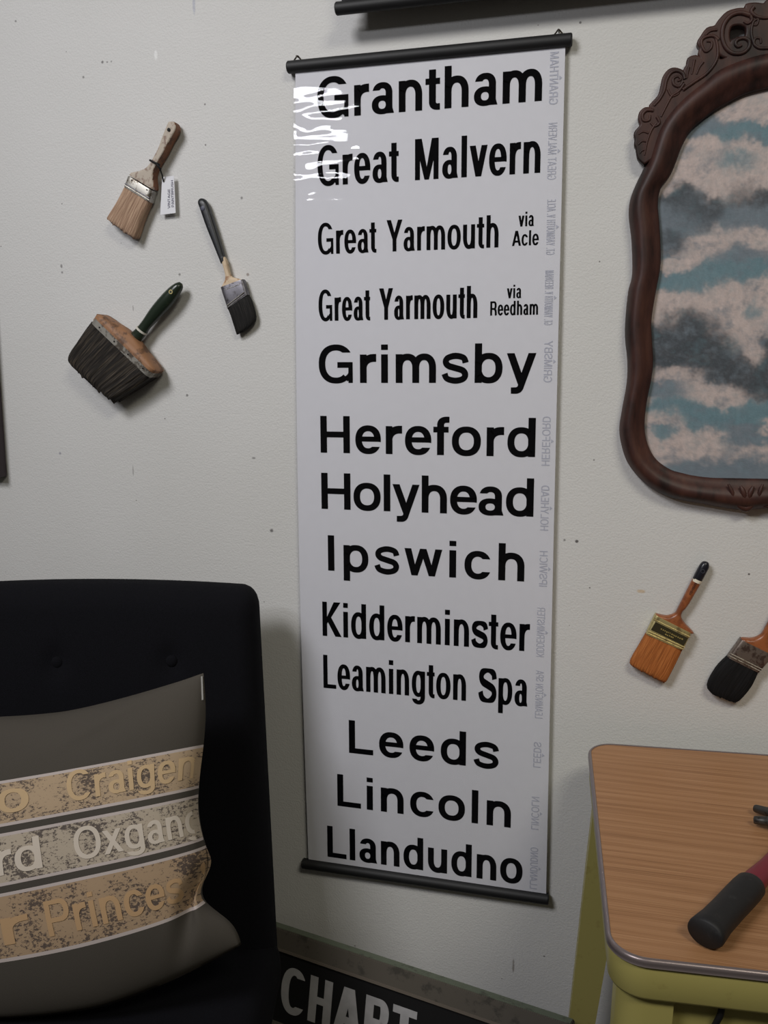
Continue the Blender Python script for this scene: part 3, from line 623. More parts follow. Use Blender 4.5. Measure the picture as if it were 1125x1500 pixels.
# canvas: paint mixed from brushed patches
CREAM, TEAL, DARK, GREY = Vector(srgb(190, 174, 170)[:3]), Vector(srgb(102, 128, 138)[:3]), Vector(srgb(66, 70, 76)[:3]), Vector(srgb(110, 120, 130)[:3])
BL = [(CREAM, 1075, 152, 45, 14), (CREAM, 1110, 140, 25, 14), (CREAM, 1022, 212, 28, 14), (CREAM, 1095, 218, 18, 14), (CREAM, 1008, 252, 36, 16), (CREAM, 1080, 262, 46, 26), (CREAM, 1118, 245, 30, 18), (CREAM, 975, 278, 14, 9), (CREAM, 1035, 352, 30, 20), (CREAM, 1110, 350, 22, 14), (CREAM, 1000, 385, 22, 8),
      (CREAM, 975, 448, 34, 20), (CREAM, 1050, 440, 50, 22), (CREAM, 1085, 475, 32, 26), (CREAM, 1120, 440, 16, 24), (CREAM, 1105, 520, 14, 14), (CREAM, 985, 548, 26, 10), (CREAM, 1040, 576, 46, 14), (CREAM, 1065, 590, 18, 9), (CREAM, 970, 612, 24, 11), (CREAM, 1000, 655, 42, 20), (CREAM, 1042, 640, 18, 14), (CREAM, 1110, 664, 30, 12), (CREAM, 962, 664, 18, 16), (CREAM, 1123, 625, 10, 10), (CREAM, 1200, 250, 50, 30), (CREAM, 1240, 480, 60, 25), (CREAM, 1400, 300, 80, 30), (CREAM, 1350, 600, 80, 25), (CREAM, 1420, 450, 60, 40), (CREAM, 1200, 600, 40, 16),
      (DARK, 990, 292, 24, 20), (DARK, 1030, 312, 42, 20), (DARK, 1082, 274, 16, 14), (DARK, 1110, 292, 30, 14), (DARK, 985, 345, 22, 16), (DARK, 1000, 465, 30, 14), (DARK, 985, 510, 42, 30), (DARK, 1030, 500, 34, 26), (DARK, 1062, 540, 40, 16), (DARK, 1110, 556, 40, 18), (DARK, 1120, 512, 12, 16), (DARK, 1200, 530, 60, 20), (DARK, 1300, 400, 60, 24), (DARK, 1380, 540, 60, 20),
      (GREY, 1000, 190, 40, 12), (GREY, 1040, 180, 30, 14), (GREY, 995, 325, 36, 26), (GREY, 1085, 320, 46, 18), (GREY, 1040, 690, 60, 14), (GREY, 1090, 645, 24, 16), (GREY, 1100, 690, 40, 14), (GREY, 990, 575, 30, 10), (GREY, 1080, 375, 30, 14),
      (TEAL, 1060, 190, 26, 14), (TEAL, 1085, 235, 22, 12), (TEAL, 1112, 195, 20, 16), (TEAL, 1080, 395, 46, 14), (TEAL, 1010, 415, 50, 12), (TEAL, 1108, 455, 10, 16), (TEAL, 1000, 600, 40, 16), (TEAL, 1060, 610, 50, 16), (TEAL, 1115, 600, 20, 14), (TEAL, 975, 635, 12, 10)]
BW = []
for c_, px, py, rx, rz in BL:
    P = at(px, py, -.01); sx = (at(px+10, py, -.01)-at(px-10, py, -.01)).x/20; BW.append((c_, P.x, P.z, rx*sx*1.05, rz*sx*1.05))
def sky_paint(x, z):
    w1 = noise.noise_vector(Vector((x*22, 0, z*22)))*.015 + noise.noise_vector(Vector((x*60, 3, z*60)))*.009 + noise.noise_vector(Vector((x*190, 7, z*190)))*.005
    X, Z = x+w1.x, z+w1.z
    n1 = noise.noise(Vector((X*34, 4, Z*44))); acc = GREY.lerp(TEAL if n1 < .1 else CREAM, min(1, abs(n1)*2.2))*.018; tot = .018
    for c_, bx, bz, sx, sz in BW:
        e = ((X-bx)/sx)**2+((Z-bz)/sz)**2
        if e < 9: g_ = math.exp(-e*1.9); acc = acc+c_*g_; tot += g_
    col = acc/tot
    n2 = noise.noise(Vector((X*26, 8, Z*34)))+.6*noise.noise(Vector((x*85, 1, z*110)))+.35*noise.noise(Vector((x*260, 6, z*300)))
    col = col.lerp(GREY, max(0, min(.75, n2*.75))) if n2 > 0 else col.lerp(TEAL, max(0, min(.4, -n2*.38)))
    return col*(1+.12*noise.noise(Vector((x*130, 11, z*80)))+.10*noise.noise(Vector((x*420, 2, z*300))))
zt_, zb_ = max(p.z for p in innl)+.006, min(p.z for p in innl)-.006
def half(z):
    best = 0
    for i in range(len(innl)-1):
        a, b = innl[i], innl[i+1]
        if (a.z-z)*(b.z-z) <= 0 and abs(a.z-b.z) > 1e-9: best = max(best, xc-(a.x+(b.x-a.x)*(z-a.z)/(b.z-a.z)))
    return best
me = bpy.data.meshes.new('canvas'); nx, nz = 330, 330; V = []; Fc = []; Cc = []
for j in range(nz+1):
    z = zt_+(zb_-zt_)*j/nz; h = half(min(max(z, zb_+.0065), zt_-.0065))+.008
    for i in range(nx+1):
        x = xc-h+2*h*i/nx; V.append((x, -.0085, z)); c_ = sky_paint(x, z); Cc.append((c_.x, c_.y, c_.z, 1))
for j in range(nz):
    for i in range(nx): a = j*(nx+1)+i; Fc.append((a, a+nx+1, a+nx+2, a+1))
me.from_pydata(V, [], Fc); ca = me.color_attributes.new('paint', 'FLOAT_COLOR', 'POINT')
for i, c_ in enumerate(Cc): ca.data[i].color = c_
k = NT('oil_paint'); vc = k.n('ShaderNodeVertexColor'); vc.layer_name = 'paint'; k.base(vc.outputs[0]); k.b.inputs['Roughness'].default_value = .55; k.b.inputs['Specular IOR Level'].default_value = .3
k.bump(k.noise(k.coord(), 260, 3), .35, .0008)
link('canvas', me, k.m, frame)
# carved crest
CREST = [(943.7, 238.7), (936.4, 231.4), (933.7, 216.8), (931.5, 212), (932.4, 204), (931, 198), (932.8, 193), (940, 184), (937.3, 175), (939, 165.8), (945.5, 160.3), (954.6, 160), (953.4, 155.5), (965.6, 142), (970, 127.6), (972.8, 114.8), (980, 104.8), (988.3, 102.4), (998.4, 105.7), (1004, 113), (1003, 104.5), (1007.5, 96.6), (1009.3, 87.5), (1018.4, 84.2), (1027.5, 87.5), (1025, 79), (1027.5, 71), (1023.5, 63.8), (1028.4, 54.7), (1036.6, 43.7), (1047.5, 40.5), (1054.8, 31), (1065.8, 20), (1080.3, 15.5), (1092.2, 14.6), (1094, 9), (1105.9, 7.3), (1118.6, 8.2), (1126, 1.8), (1150, -10), (1180, -6), (1200, -22), (1225, -34), (1248, -40)]
BACK = [(1248, 70), (1190, 72), (1125, 80), (1093, 89), (1058, 104), (1033, 124), (1006, 146), (983, 171), (968, 196), (954, 232)]
HOLE = [(1068, 41), (1074, 36.5), (1086, 36), (1094, 40), (1094.5, 50), (1091, 57), (1081, 57.5), (1073, 61), (1070, 66.5), (1066.5, 60), (1066, 49)]
HOLE2 = [(1054, 76), (1059, 82), (1067, 85.5), (1056, 90), (1051, 87)]
half_out = smooth_pts([xz(p) for p in CREST], 3); half_out[-1].x = xc
back = smooth_pts([xz(p) for p in BACK], 3); back[0].x = xc
full = half_out + [Vector((2*xc-p.x, 0, p.z)) for p in half_out[-2::-1]] + [Vector((2*xc-p.x, 0, p.z)) for p in back[:0:-1]] + back
polys = [[(p.x, p.z) for p in full]]
for H_ in (HOLE, HOLE2):
    hp = [xz(p) for p in smooth_pts([Vector((a, b, 0)) for a, b in H_+H_[:1]], 3)[:-1]]
    polys += [[(p.x, p.z) for p in hp], [(2*xc-p.x, p.z) for p in hp]]
me = prism(polys, .007, .0035); me.transform(Matrix.Translation((0, -.0165, 0)))
crest = link('carved_crest', me, mahog, frame, auto=50)
RIDGES = [([(1098, 24), (1084, 20.5), (1070, 25), (1060, 38), (1057.5, 55), (1062, 70), (1072, 79), (1086, 79.5), (1096, 72), (1097, 62), (1089, 57.5), (1080, 60), (1077, 66), (1081, 70), (1086, 67.5)], 5.2), ([(1098, 24), (1101, 31), (1095, 36), (1089, 33)], 4), ([(1104, 12), (1100, 19), (1108, 26), (1122, 28), (1140, 24)], 4.5),
          ([(1125, 72), (1112, 72), (1104, 66), (1106, 58), (1113, 58), (1114, 65)], 3.6), ([(1104, 66), (1100, 50), (1103, 34), (1110, 30), (1108, 38), (1103, 38)], 3.2),
          ([(1000, 133), (1016, 122), (1036, 108), (1049, 90), (1051, 74), (1048, 58), (1042, 52)], 4), ([(1052, 60), (1044, 54), (1031, 57), (1027, 65), (1033, 77), (1041, 72), (1042, 63), (1035, 62)], 3.8), ([(1050, 45), (1040, 47), (1033, 53)], 3.4),
          ([(1030, 92), (1024, 100), (1020, 110)], 3), ([(1017, 89), (1015, 100), (1013, 110)], 3), ([(1009, 100), (1007, 108), (1006, 116)], 2.8),
          ([(1003, 117), (1000, 109), (991, 105), (982, 109), (976, 120), (973, 134), (966, 147), (958, 156)], 4), ([(1000, 121), (995, 128), (987, 125), (986, 117), (993, 113), (997, 118), (992, 120)], 3.6), ([(1002, 124), (994, 135), (984, 142), (976, 156), (968, 172)], 3.4), ([(978, 132), (984, 142), (994, 138), (994, 128)], 2.6),
          ([(957, 163), (947, 163), (941, 170), (943, 178), (951, 177), (952, 170)], 3.8), ([(962, 172), (966, 181), (959, 186), (953, 181)], 3.4), ([(961, 182), (954, 192), (948, 208), (944, 228)], 3), ([(950, 196), (942, 194), (935, 198)], 2.6), ([(947, 208), (940, 208), (935, 213)], 2.6), ([(945, 220), (940, 222), (937, 226)], 2.4),
          ([(1160, 0), (1150, 20), (1160, 40), (1185, 45), (1200, 30), (1190, 18), (1180, 26)], 5), ([(1248, -25), (1225, -10), (1215, 20), (1225, 50), (1248, 60)], 5)]
PXM = .00118
for flip in (0, 1):
    bm = bmesh.new()
    for pts, wpx in RIDGES:
        pp = smooth_pts([xz(p)+Vector((0, -.0268, 0)) for p in pts], 5); n_ = len(pp)
        if flip: pp = [Vector((2*xc-p.x, p.y, p.z)) for p in pp]
        tube(bm, pp, [wpx/2*PXM*1.45*(1-.35*(i/(n_-1))) for i in range(n_)], 8, axis=(0, 1, 0))
    from_bm('scroll_carving', bm, mahog, crest, auto=60)
bm = bmesh.new()
for pts, wpx in [([(1066, 708), (1072, 722), (1075, 736), (1086, 743)], 5), ([(1116, 708), (1111, 722), (1109, 736), (1100, 743)], 5), ([(1078, 737), (1092, 744), (1104, 737)], 9), ([(1084, 711), (1089, 724), (1092, 740)], 6), ([(1102, 711), (1097, 724), (1095, 740)], 6), ([(1116, 740), (1135, 743), (1160, 740)], 5), ([(1180, 710), (1190, 727), (1210, 738), (1248, 741)], 6), ([(1248, 713), (1230, 722), (1236, 736), (1248, 738)], 5)]:
    pp = smooth_pts([xz(p)+Vector((0, -.0335+.012*max(0, (p[1]-728)/16), 0)) for p in pts], 5); n_ = len(pp)
    rr = [wpx/2*PXM*(.35+1.1*math.sin(math.pi*(.08+.84*i/(n_-1)))) for i in range(n_)]
    tube(bm, pp, rr, 8, axis=(0, 1, 0)); tube(bm, [Vector((2*xc-p.x, p.y, p.z)) for p in pp], rr, 8, axis=(0, 1, 0))
from_bm('foot_carving', bm, mahog, frame, auto=60)

# a framed board of which only the edge enters at the left
P0, P1 = at(-1.0, 700, -.03), at(-4.0, 440, -.03)
board = thing('picture_frame', 'dark frame whose right edge just enters at the left border', 'picture', (P0.x-.16, 0, (P0.z+P1.z)/2))
plum = plain('dark_plum_frame', srgb(52, 36, 44), .5)
bm = bmesh.new(); X1 = P0.x; X0 = X1-.34; zl, zh = P0.z, P1.z
for lo, hi in (((X1-.03, -.03, zl), (X1, -.001, zh)), ((X0, -.03, zl), (X0+.03, -.001, zh)), ((X0+.03, -.03, zl), (X1-.03, -.001, zl+.03)), ((X0+.03, -.03, zh-.03), (X1-.03, -.001, zh))): box(bm, lo, hi, .003)
from_bm('frame', bm, plum, board)
bm = bmesh.new(); box(bm, (X0+.029, -.012, zl+.029), (X1-.029, -.004, zh-.029)); from_bm('picture', bm, plain('grey_print', srgb(150, 146, 140), .6, var=.3, vscale=8), board, smooth=False)

# ------------------------------------------------------------------ dark framed letter sign leaning on the wall by the floor
zs = .255
A, B = atz(413, 1362, zs), atz(830, 1500, zs); dirv = (B-A); dirv.z = 0; dirv.normalize(); nrm = Vector((dirv.y, -dirv.x, 0))
lean = math.radians(11)
S0 = A-dirv*.17; S1 = B+dirv*.01; LEN = (S1-S0).length; upv = Vector((0, 0, math.cos(lean)))-nrm*math.sin(lean)
outn = (nrm*math.cos(lean)+Vector((0, 0, math.sin(lean))))
HT = zs/math.cos(lean)-.004
sign = thing('letter_sign', 'black sign with pale letters CHART in a grey frame on the floor', 'sign', (S0+S1)/2-upv*HT)
def sg(x, h, d): p = S0+dirv*x-upv*h+outn*d; return p     # x along, h down from the top edge, d out of the face
def sbox(bm, x0, x1, h0, h1, d0, d1):
    vs = [bm.verts.new(sg(x, h, d)) for x in (x0, x1) for h in (h0, h1) for d in (d0, d1)]
    for q in ((0, 1, 3, 2), (4, 6, 7, 5), (0, 4, 5, 1), (2, 3, 7, 6), (0, 2, 6, 4), (1, 5, 7, 3)): bm.faces.new([vs[i] for i in q])
bm = bmesh.new(); FW = .048
sbox(bm, 0, LEN, .0, FW, -.026, 0); sbox(bm, 0, LEN, HT-FW, HT, -.026, 0); sbox(bm, 0, FW, FW, HT-FW, -.026, 0); sbox(bm, LEN-FW, LEN, FW, HT-FW, -.026, 0)
bmesh.ops.bevel(bm, geom=bm.edges[:], offset=.002, segments=2, affect='EDGES')
from_bm('sign_frame', bm, worn('chalky_grey_frame', srgb(92, 86, 78), srgb(70, 66, 60), .4, 30, .6), sign)
bm = bmesh.new(); sbox(bm, .004, LEN-.004, -.0012, .0002, -.0235, -.004); from_bm('top_edge', bm, worn('pale_green_edge', srgb(98, 106, 90), srgb(78, 82, 70), .4, 40, .6), sign, smooth=False)
bm = bmesh.new(); sbox(bm, FW-.006, LEN-FW+.006, FW-.006, FW, -.004, .0012); from_bm('inner_bead', bm, plain('grey_bead', srgb(128, 118, 108), .4, metal=.3), sign, smooth=False)
bm = bmesh.new(); sbox(bm, FW-.01, LEN-FW+.01, FW-.01, HT-FW+.01, -.02, -.008); from_bm('panel', bm, plain('black_panel', srgb(20, 19, 20), .55), sign, smooth=False)
xC = (atz(414, 1425, zs-.07)-S0).dot(dirv)
xC -= .021; q = fit('CHART', xC, xC+.333, 0, .100, w=.20, t=.16)
flat_letters('sign_lettering', q, lambda x, z, e: sg(x, .080+.100-z, -.0074+e), plain('chalk_white_letter', srgb(176, 174, 176), .7, var=.15, vscale=40), sign)

# ------------------------------------------------------------------ table
C0 = at(860, 1087, -.085); ZT = C0.z; TH = math.radians(4.6); TW, TD, RC = .74, .655, .05
ux = Vector((math.cos(TH), math.sin(TH), 0)); uy = Vector((math.sin(TH), -math.cos(TH), 0))
table = thing('table', 'small yellow metal table with wood-grain laminate top and chrome edge', 'table', (C0+ux*TW/2+uy*TD/2-Vector((0, 0, ZT))))
def tp(a, b, z): return Vector((C0.x, C0.y, 0))+ux*a+uy*b+Vector((0, 0, z))
def rr_outline(inset, R=RC, n=10):
    out = []; R = max(.004, R-inset)
    for cx, cy, a0 in ((TW-inset-R, TD-inset-R, 0), (inset+R, TD-inset-R, 90), (inset+R, inset+R, 180), (TW-inset-R, inset+R, 270)):
        for i in range(n+1):
            a = math.radians(a0+90*i/n); out.append((cx+R*math.cos(a), cy+R*math.sin(a)))
    return out
def stack(layers, cap_top=True, cap_bot=True):
    bm = bmesh.new(); rings = []
    for ins, z in layers: rings.append([bm.verts.new(tp(a, b, z)) for a, b in rr_outline(ins)])
    n = len(rings[0])
    for A_, B_ in zip(rings, rings[1:]):
        for i in range(n): bm.faces.new((A_[i], A_[(i+1) % n], B_[(i+1) % n], B_[i]))
    if cap_top: bm.faces.new(rings[0])
    if cap_bot: bm.faces.new(rings[-1][::-1])
    return bm
k = NT('oak_laminate')
tc = k.n('ShaderNodeTexCoord'); mp = k.n('ShaderNodeMapping'); mp.vector_type = 'POINT'; k.l(tc.outputs['Object'], mp.inputs[0]); mp.inputs['Rotation'].default_value = (0, 0, -TH); mp.inputs['Scale'].default_value = (1.1, 9, 1)
warp = k.noise(mp.outputs[0], 2.2, 2); mp2 = k.n('ShaderNodeMapping'); k.l(mp.outputs[0], mp2.inputs[0]); mp2.inputs['Scale'].default_value = (1.3, 34, 1)
fine = k.noise(mp2.outputs[0], 2.4, 4, .65)
wv = k.n('ShaderNodeTexWave'); wv.wave_type = 'BANDS'; wv.bands_direction = 'Y'; wv.inputs['Scale'].default_value = 1.6; wv.inputs['Distortion'].default_value = 9; wv.inputs['Detail'].default_value = 3; wv.inputs['Detail Scale'].default_value = .7; k.l(mp.outputs[0], wv.inputs[0])
s = k.math('ADD', k.math('MULTIPLY', fine, .80), k.math('ADD', k.math('MULTIPLY', wv.outputs['Fac'], .08), k.math('MULTIPLY', warp, .12)))
k.base(k.ramp(s, [(.32, srgb(130, 90, 58)), (.48, srgb(163, 118, 80)), (.66, srgb(182, 138, 100))])); k.b.inputs['Roughness'].default_value = .48; k.b.inputs['Specular IOR Level'].default_value = .4
from_bm('tabletop', stack([(.0055, ZT), (.0052, ZT-.0125)]), k.m, table, auto=30)
chrome = plain('satin_edge_metal', srgb(138, 126, 126), .34, metal=.55)
bm = bmesh.new()
rings = []
pr = [(.0062, ZT-.001), (.0055, ZT+.0012), (.003, ZT+.0015), (.0008, ZT-.001), (.0, ZT-.004), (.0012, ZT-.0065), (.0, ZT-.009), (.003, ZT-.0115), (.0062, ZT-.0115)]
for ins, z in pr: rings.append([bm.verts.new(tp(a, b, z)) for a, b in rr_outline(ins)])
n = len(rings[0])
for A_, B_ in zip(rings, rings[1:]+rings[:1]):
    for i in range(n): bm.faces.new((A_[i], A_[(i+1) % n], B_[(i+1) % n], B_[i]))
from_bm('metal_edging', bm, chrome, table, auto=60)
yel = worn('yellow_enamel', srgb(166, 156, 92), srgb(152, 140, 80), .36, 26, .42)
from_bm('apron', stack([(.012, ZT-.0115), (.0045, ZT-.013), (.0035, ZT-.017), (.0035, ZT-.052), (.006, ZT-.0565), (.011, ZT-.0585), (.022, ZT-.0585), (.022, ZT-.03)], False, False), yel, table, auto=40)
def leg(a, b, sa, sb, splay):
    bm = bmesh.new(); zt2 = ZT-.03; W_ = .068; ins = .016
    for_ = []
    for z, wd, off in ((zt2, W_, 0), (ZT-.2, W_*.97, .012*splay), (.0, W_*.6, .05*splay)):
        ring = []
        # rounded corner section: outer corner at (a,b), running inwards along sa / sb
        R_ = .034*(wd/W_); o_ = ins-off
        pts = [(o_+wd, o_), (o_+R_, o_)]+[(o_+R_-R_*math.sin(math.radians(t)), o_+R_-R_*math.cos(math.radians(t))) for t in (20, 40, 60, 80)]+[(o_, o_+R_), (o_, o_+wd), (o_+wd, o_+wd)]
        for p_ in pts: ring.append(bm.verts.new(tp(a+sa*p_[0], b+sb*(p_[1]+.8*max(0, off)), z)))
        for_.append(ring)
    for A_, B_ in zip(for_, for_[1:]):
        n_ = len(A_)
        for i in range(n_): bm.faces.new((A_[i], A_[(i+1) % n_], B_[(i+1) % n_], B_[i]))
    bm.faces.new(for_[0]); bm.faces.new(for_[-1][::-1])
    return from_bm('leg', bm, yel, table, auto=35)
leg(0, 0, 1, 1, 1); leg(0, TD, 1, -1, .4); leg(TW, 0, -1, 1, 1); leg(TW, TD, -1, -1, .4)
bm = bmesh.new(); vs = [bm.verts.new(tp(a, b, z)) for a in (.075, TW-.075) for b in (TD-.045, TD-.033) for z in (ZT-.17, ZT-.035)]
for q in ((0, 1, 3, 2), (4, 6, 7, 5), (0, 4, 5, 1), (2, 3, 7, 6), (0, 2, 6, 4), (1, 5, 7, 3)): bm.faces.new([vs[i] for i in q])
from_bm('front_panel', bm, yel, table, smooth=False)
# cord hanging under the front edge
D0 = tp(0, TD-.02, 0); kk = atz(1050, 1478, ZT-.08)
s_ = (kk-tp(0, 0, 0)).dot(ux)
bm = bmesh.new(); tube(bm, smooth_pts([tp(s_+.003, TD-.028, ZT-.058), tp(s_+.002, TD-.022, ZT-.075), tp(s_-.006, TD-.024, ZT-.105), tp(s_-.008, TD-.024, ZT-.16), tp(s_-.004, TD-.028, ZT-.26), tp(s_+.01, TD-.06, ZT-.4)], 6), .0042, 10)
tag(from_bm('power_cord', bm, plain('black_cord', srgb(18, 17, 18), .5)), 'short black cord dangling under the front edge of the yellow table', 'cord')

# ------------------------------------------------------------------ hammer on the table
ham = thing('hammer', 'claw hammer with black rubber grip and red handle lying on the table', 'hammer', tuple(atz(1100, 1300, ZT)))
r0 = .0165
h0 = atz(1030, 1370, ZT+.021); h1 = atz(1128, 1266, ZT+.021); hd = (h1-h0); hd.z = 0; hd.normalize(); hs = Vector((hd.y, -hd.x, 0)); HZ = ZT+.0205
h0 = h0+hd*.004
def hp(s, c=0, dz=0): p = h0+hd*s+hs*c; p.z = HZ+dz; return p
def oval(bm, st, seg=28):
    rings = []
    for s, rw, rh in st: rings.append([bm.verts.new(hp(s, rw*math.cos(i/seg*2*math.pi), rh*math.sin(i/seg*2*math.pi))) for i in range(seg)])
    for A_, B_ in zip(rings, rings[1:]):
        for i in range(seg): bm.faces.new((A_[i], A_[(i+1) % seg], B_[(i+1) % seg], B_[i]))
    bm.faces.new(rings[0]); bm.faces.new(rings[-1][::-1])
SH = (atz(1179, 1211, HZ)-h0).dot(hd)
bm = bmesh.new(); oval(bm, [(0, .0215, .0165), (.002, .0232, .0185), (.006, .0238, .0198), (.014, .0232, .0195), (.035, .0212, .0186), (.07, .0208, .0182), (.11, .0212, .0186), (.132, .0212, .0186), (.145, .0205, .018), (.150, .0175, .0155)])
from_bm('rubber_grip', bm, worn('worn_black_rubber', srgb(24, 23, 25), srgb(42, 41, 42), .36, 60, .6), ham, auto=50)
bm = bmesh.new(); oval(bm, [(.14, .0165, .0145), (.17, .016, .014), (.21, .013, .012), (SH-.02, .012, .011), (SH, .011, .010)])
from_bm('red_handle', bm, plain('dark_red_paint', srgb(118, 22, 44), .42), ham)
iron = worn('dark_forged_steel', srgb(84, 82, 80), srgb(52, 48, 46), .42, 90, .42, .8)
bm = bmesh.new()
claw = [atz(1107, 1184, ZT+.014), atz(1107, 1201, ZT+.013)]
hc = hp(SH)
tip0 = (claw[0]+claw[1])/2
for sgn, tip in ((1, atz(1106, 1184, ZT+.012)), (-1, atz(1105, 1201, ZT+.011))):
    root = Vector((hc.x, hc.y, HZ)); m1 = root.lerp(tip, .35); m2 = root.lerp(tip, .75)
    sep = (claw[0]-claw[1]); sep.z = 0; sep.normalize()
    tube(bm, smooth_pts([root+sep*sgn*.003, m1+sep*sgn*.003+Vector((0, 0, .002)), m2+sep*sgn*.001+Vector((0, 0, .001)), tip], 5), [.0105]*5+[.0095]*5+[.0075, .0072, .007, .0068, .0066][:5]+[.0058], 14)
dcl = (tip0-Vector((hc.x, hc.y, HZ))); dcl.z = 0; dcl.normalize()
root = Vector((hc.x, hc.y, HZ))
tube(bm, [root+dcl*.018, root+dcl*.012, root-dcl*.012, root-dcl*.018], [.011, .0145, .0145, .011], 8)
tube(bm, [root-dcl*.012, root-dcl*.03, root-dcl*.034, root-dcl*.036, root-dcl*.052, root-dcl*.0545], [.0105, .0105, .012, .0145, .0145, .013], 20)
from_bm('claw_head', bm, iron, ham, auto=45)

# ------------------------------------------------------------------ chair
k = NT('black_wool_upholstery'); v = k.coord(); n = k.noise(v, 900, 2); n2 = k.noise(v, 25, 3)
k.base(k.ramp(n, [(.3, srgb(9, 9, 12)), (.7, srgb(20, 20, 26))])); k.b.inputs['Roughness'].default_value = .95; k.b.inputs['Specular IOR Level'].default_value = .15
k.bump(k.math('ADD', n, n2), .4, .0012); wool = k.m
XR_T, XR_B, XL_T, XL_B = -.235, -.195, -.905, -.945
chair = thing('easy_chair', 'black upholstered armless chair with button-tufted back against the wall', 'chair', (-.57, -.5, 0)); CR = math.radians(14)
ZB0, ZB1 = .22, 1.078
BUT = []
def back_pt(u, v_, f):       # u 0 left..1 right, v 0 bottom..1 top, f 0 front..1 rear
    z = ZB0+(ZB1-ZB0)*v_ - (.013*(2*u-1)**2 if v_ > .5 else 0)*((v_-.5)*2)
    x = (XL_B+(XL_T-XL_B)*v_)*(1-u)+(XR_B+(XR_T-XR_B)*v_)*u
    yr = -.25+(.10)*v_; yf = yr-.125+.02*v_
    return Vector((x, yf*(1-f)+yr*f+.03*(u-1)*0, z))
def rounded_slab(fn, nu, nv, r_u, r_v, bulge=0, dents=()):
    bm = bmesh.new()
    us = [0, .004, .012, .025, .045]+[.045+.91*i/nu for i in range(1, nu)]+[.955, .975, .988, .996, 1]
    vs_ = [0, .004, .012, .025, .045]+[.045+.91*i/nv for i in range(1, nv)]+[.955, .975, .988, .996, 1]
    def edge(d, r): return 1 if d >= r else math.sqrt(max(0, 1-(1-d/r)**2))
    F_, R_ = [], []
    for v_ in vs_:
        a, b = [], []
        for u in us:
            e = min(edge(min(u, 1-u), r_u), 1)*min(edge(min(v_, 1-v_), r_v), 1)
            uu = u; vv = v_
            # round the corner of the outline
            du = max(0, r_u*1.0-min(u, 1-u))/r_u; dv = max(0, r_v*1.0-min(v_, 1-v_))/r_v
            if du > 0 and dv > 0:
                L_ = max(du, dv); h_ = math.hypot(du, dv); q_ = L_/h_
                uu = u+(1 if u < .5 else -1)*r_u*du*(1-q_); vv = v_+(1 if v_ < .5 else -1)*r_v*dv*(1-q_)
                e = math.sqrt(max(0, 1-min(1, L_)**2))
            ff = .5-.5*e; p = fn(uu, vv, ff)
            d = bulge*(1-(2*u-1)**4)*(1-(2*v_-1)**4)
            for (bu, bv, rad, dep) in dents: d -= dep*math.exp(-(((u-bu)/rad)**2+((v_-bv)/rad)**2))
            a.append(bm.verts.new(p+Vector((0, -d, 0)))); b.append(bm.verts.new(fn(uu, vv, 1-ff)))
        F_.append(a); R_.append(b)
    for G_, fl in ((F_, False), (R_, True)):
        for j in range(len(vs_)-1):
            for i in range(len(us)-1):
                q = (G_[j][i], G_[j][i+1], G_[j+1][i+1], G_[j+1][i]); bm.faces.new(q[::-1] if fl else q)
    nu_, nv_ = len(us)-1, len(vs_)-1
    loop = lambda G_: [G_[0][i] for i in range(nu_)]+[G_[j][nu_] for j in range(nv_)]+[G_[nv_][i] for i in range(nu_, 0, -1)]+[G_[j][0] for j in range(nv_, 0, -1)]
    a, b = loop(F_), loop(R_)
    for i in range(len(a)): bm.faces.new((a[i], a[(i+1) % len(a)], b[(i+1) % len(a)], b[i]))
    bmesh.ops.remove_doubles(bm, verts=bm.verts[:], dist=1e-5)
    return bm
BV = []
for px, py in ((250, 969), (82, 972)):
    yy = -.215
    for _ in range(6):
        P = Matrix.Rotation(-CR, 3, 'Z') @ (at(px, py, yy)-chair.location)+chair.location; vv = (P.z-ZB0)/(ZB1-ZB0)
        q = Matrix.Rotation(CR, 3, 'Z') @ (Vector((P.x, back_pt(.8, vv, 0).y-.012, P.z))-chair.location)+chair.location; yy = q.y
    xl = XL_B+(XL_T-XL_B)*vv; xr = XR_B+(XR_T-XR_B)*vv; BV.append(((P.x-xl)/(xr-xl), vv))
from_bm('backrest', rounded_slab(back_pt, 70, 60, .05, .05, .02, [(u, v_, .035, .012) for u, v_ in BV]), wool, chair, auto=None)
for u, v_ in BV:
    p = back_pt(u, v_, 0)-Vector((0, .004, 0)); bm = bmesh.new(); bmesh.ops.create_uvsphere(bm, u_segments=16, v_segments=10, radius=.0125)
    for vv in bm.verts: vv.co = Vector((vv.co.x, vv.co.y*.55, vv.co.z))+p
    from_bm('button', bm, wool, chair, auto=None)
def seat_pt(u, v_, f):       # v depth from front to rear, f 0 top..1 bottom: used with y/z swapped afterwards
    return Vector((-.955*(1-u)+(-.19)*u, -.355*(1-f)+(-.21)*f, -.86+(.59)*v_))
bm = rounded_slab(seat_pt, 40, 30, .05, .07, .018)
for vv in bm.verts: vv.co = Vector((vv.co.x, vv.co.z, -vv.co.y))
from_bm('seat', bm, wool, chair, auto=None)
bm = bmesh.new(); box(bm, (-.93, -.83, .165), (-.215, -.27, .225), .008); from_bm('seat_rail', bm, wool, chair)
legm = plain('dark_stained_wood', srgb(38, 26, 20), .4)
for x in (-.89, -.255):
    for y in (-.79, -.31):
        bm = bmesh.new(); tube(bm, [(x, y, .17), (x, y, .09), (x, y+(.02 if y > -.5 else -.01), 0)], [.024, .02, .014], 16); from_bm('leg', bm, legm, chair)
chair.rotation_euler = (0, 0, CR)

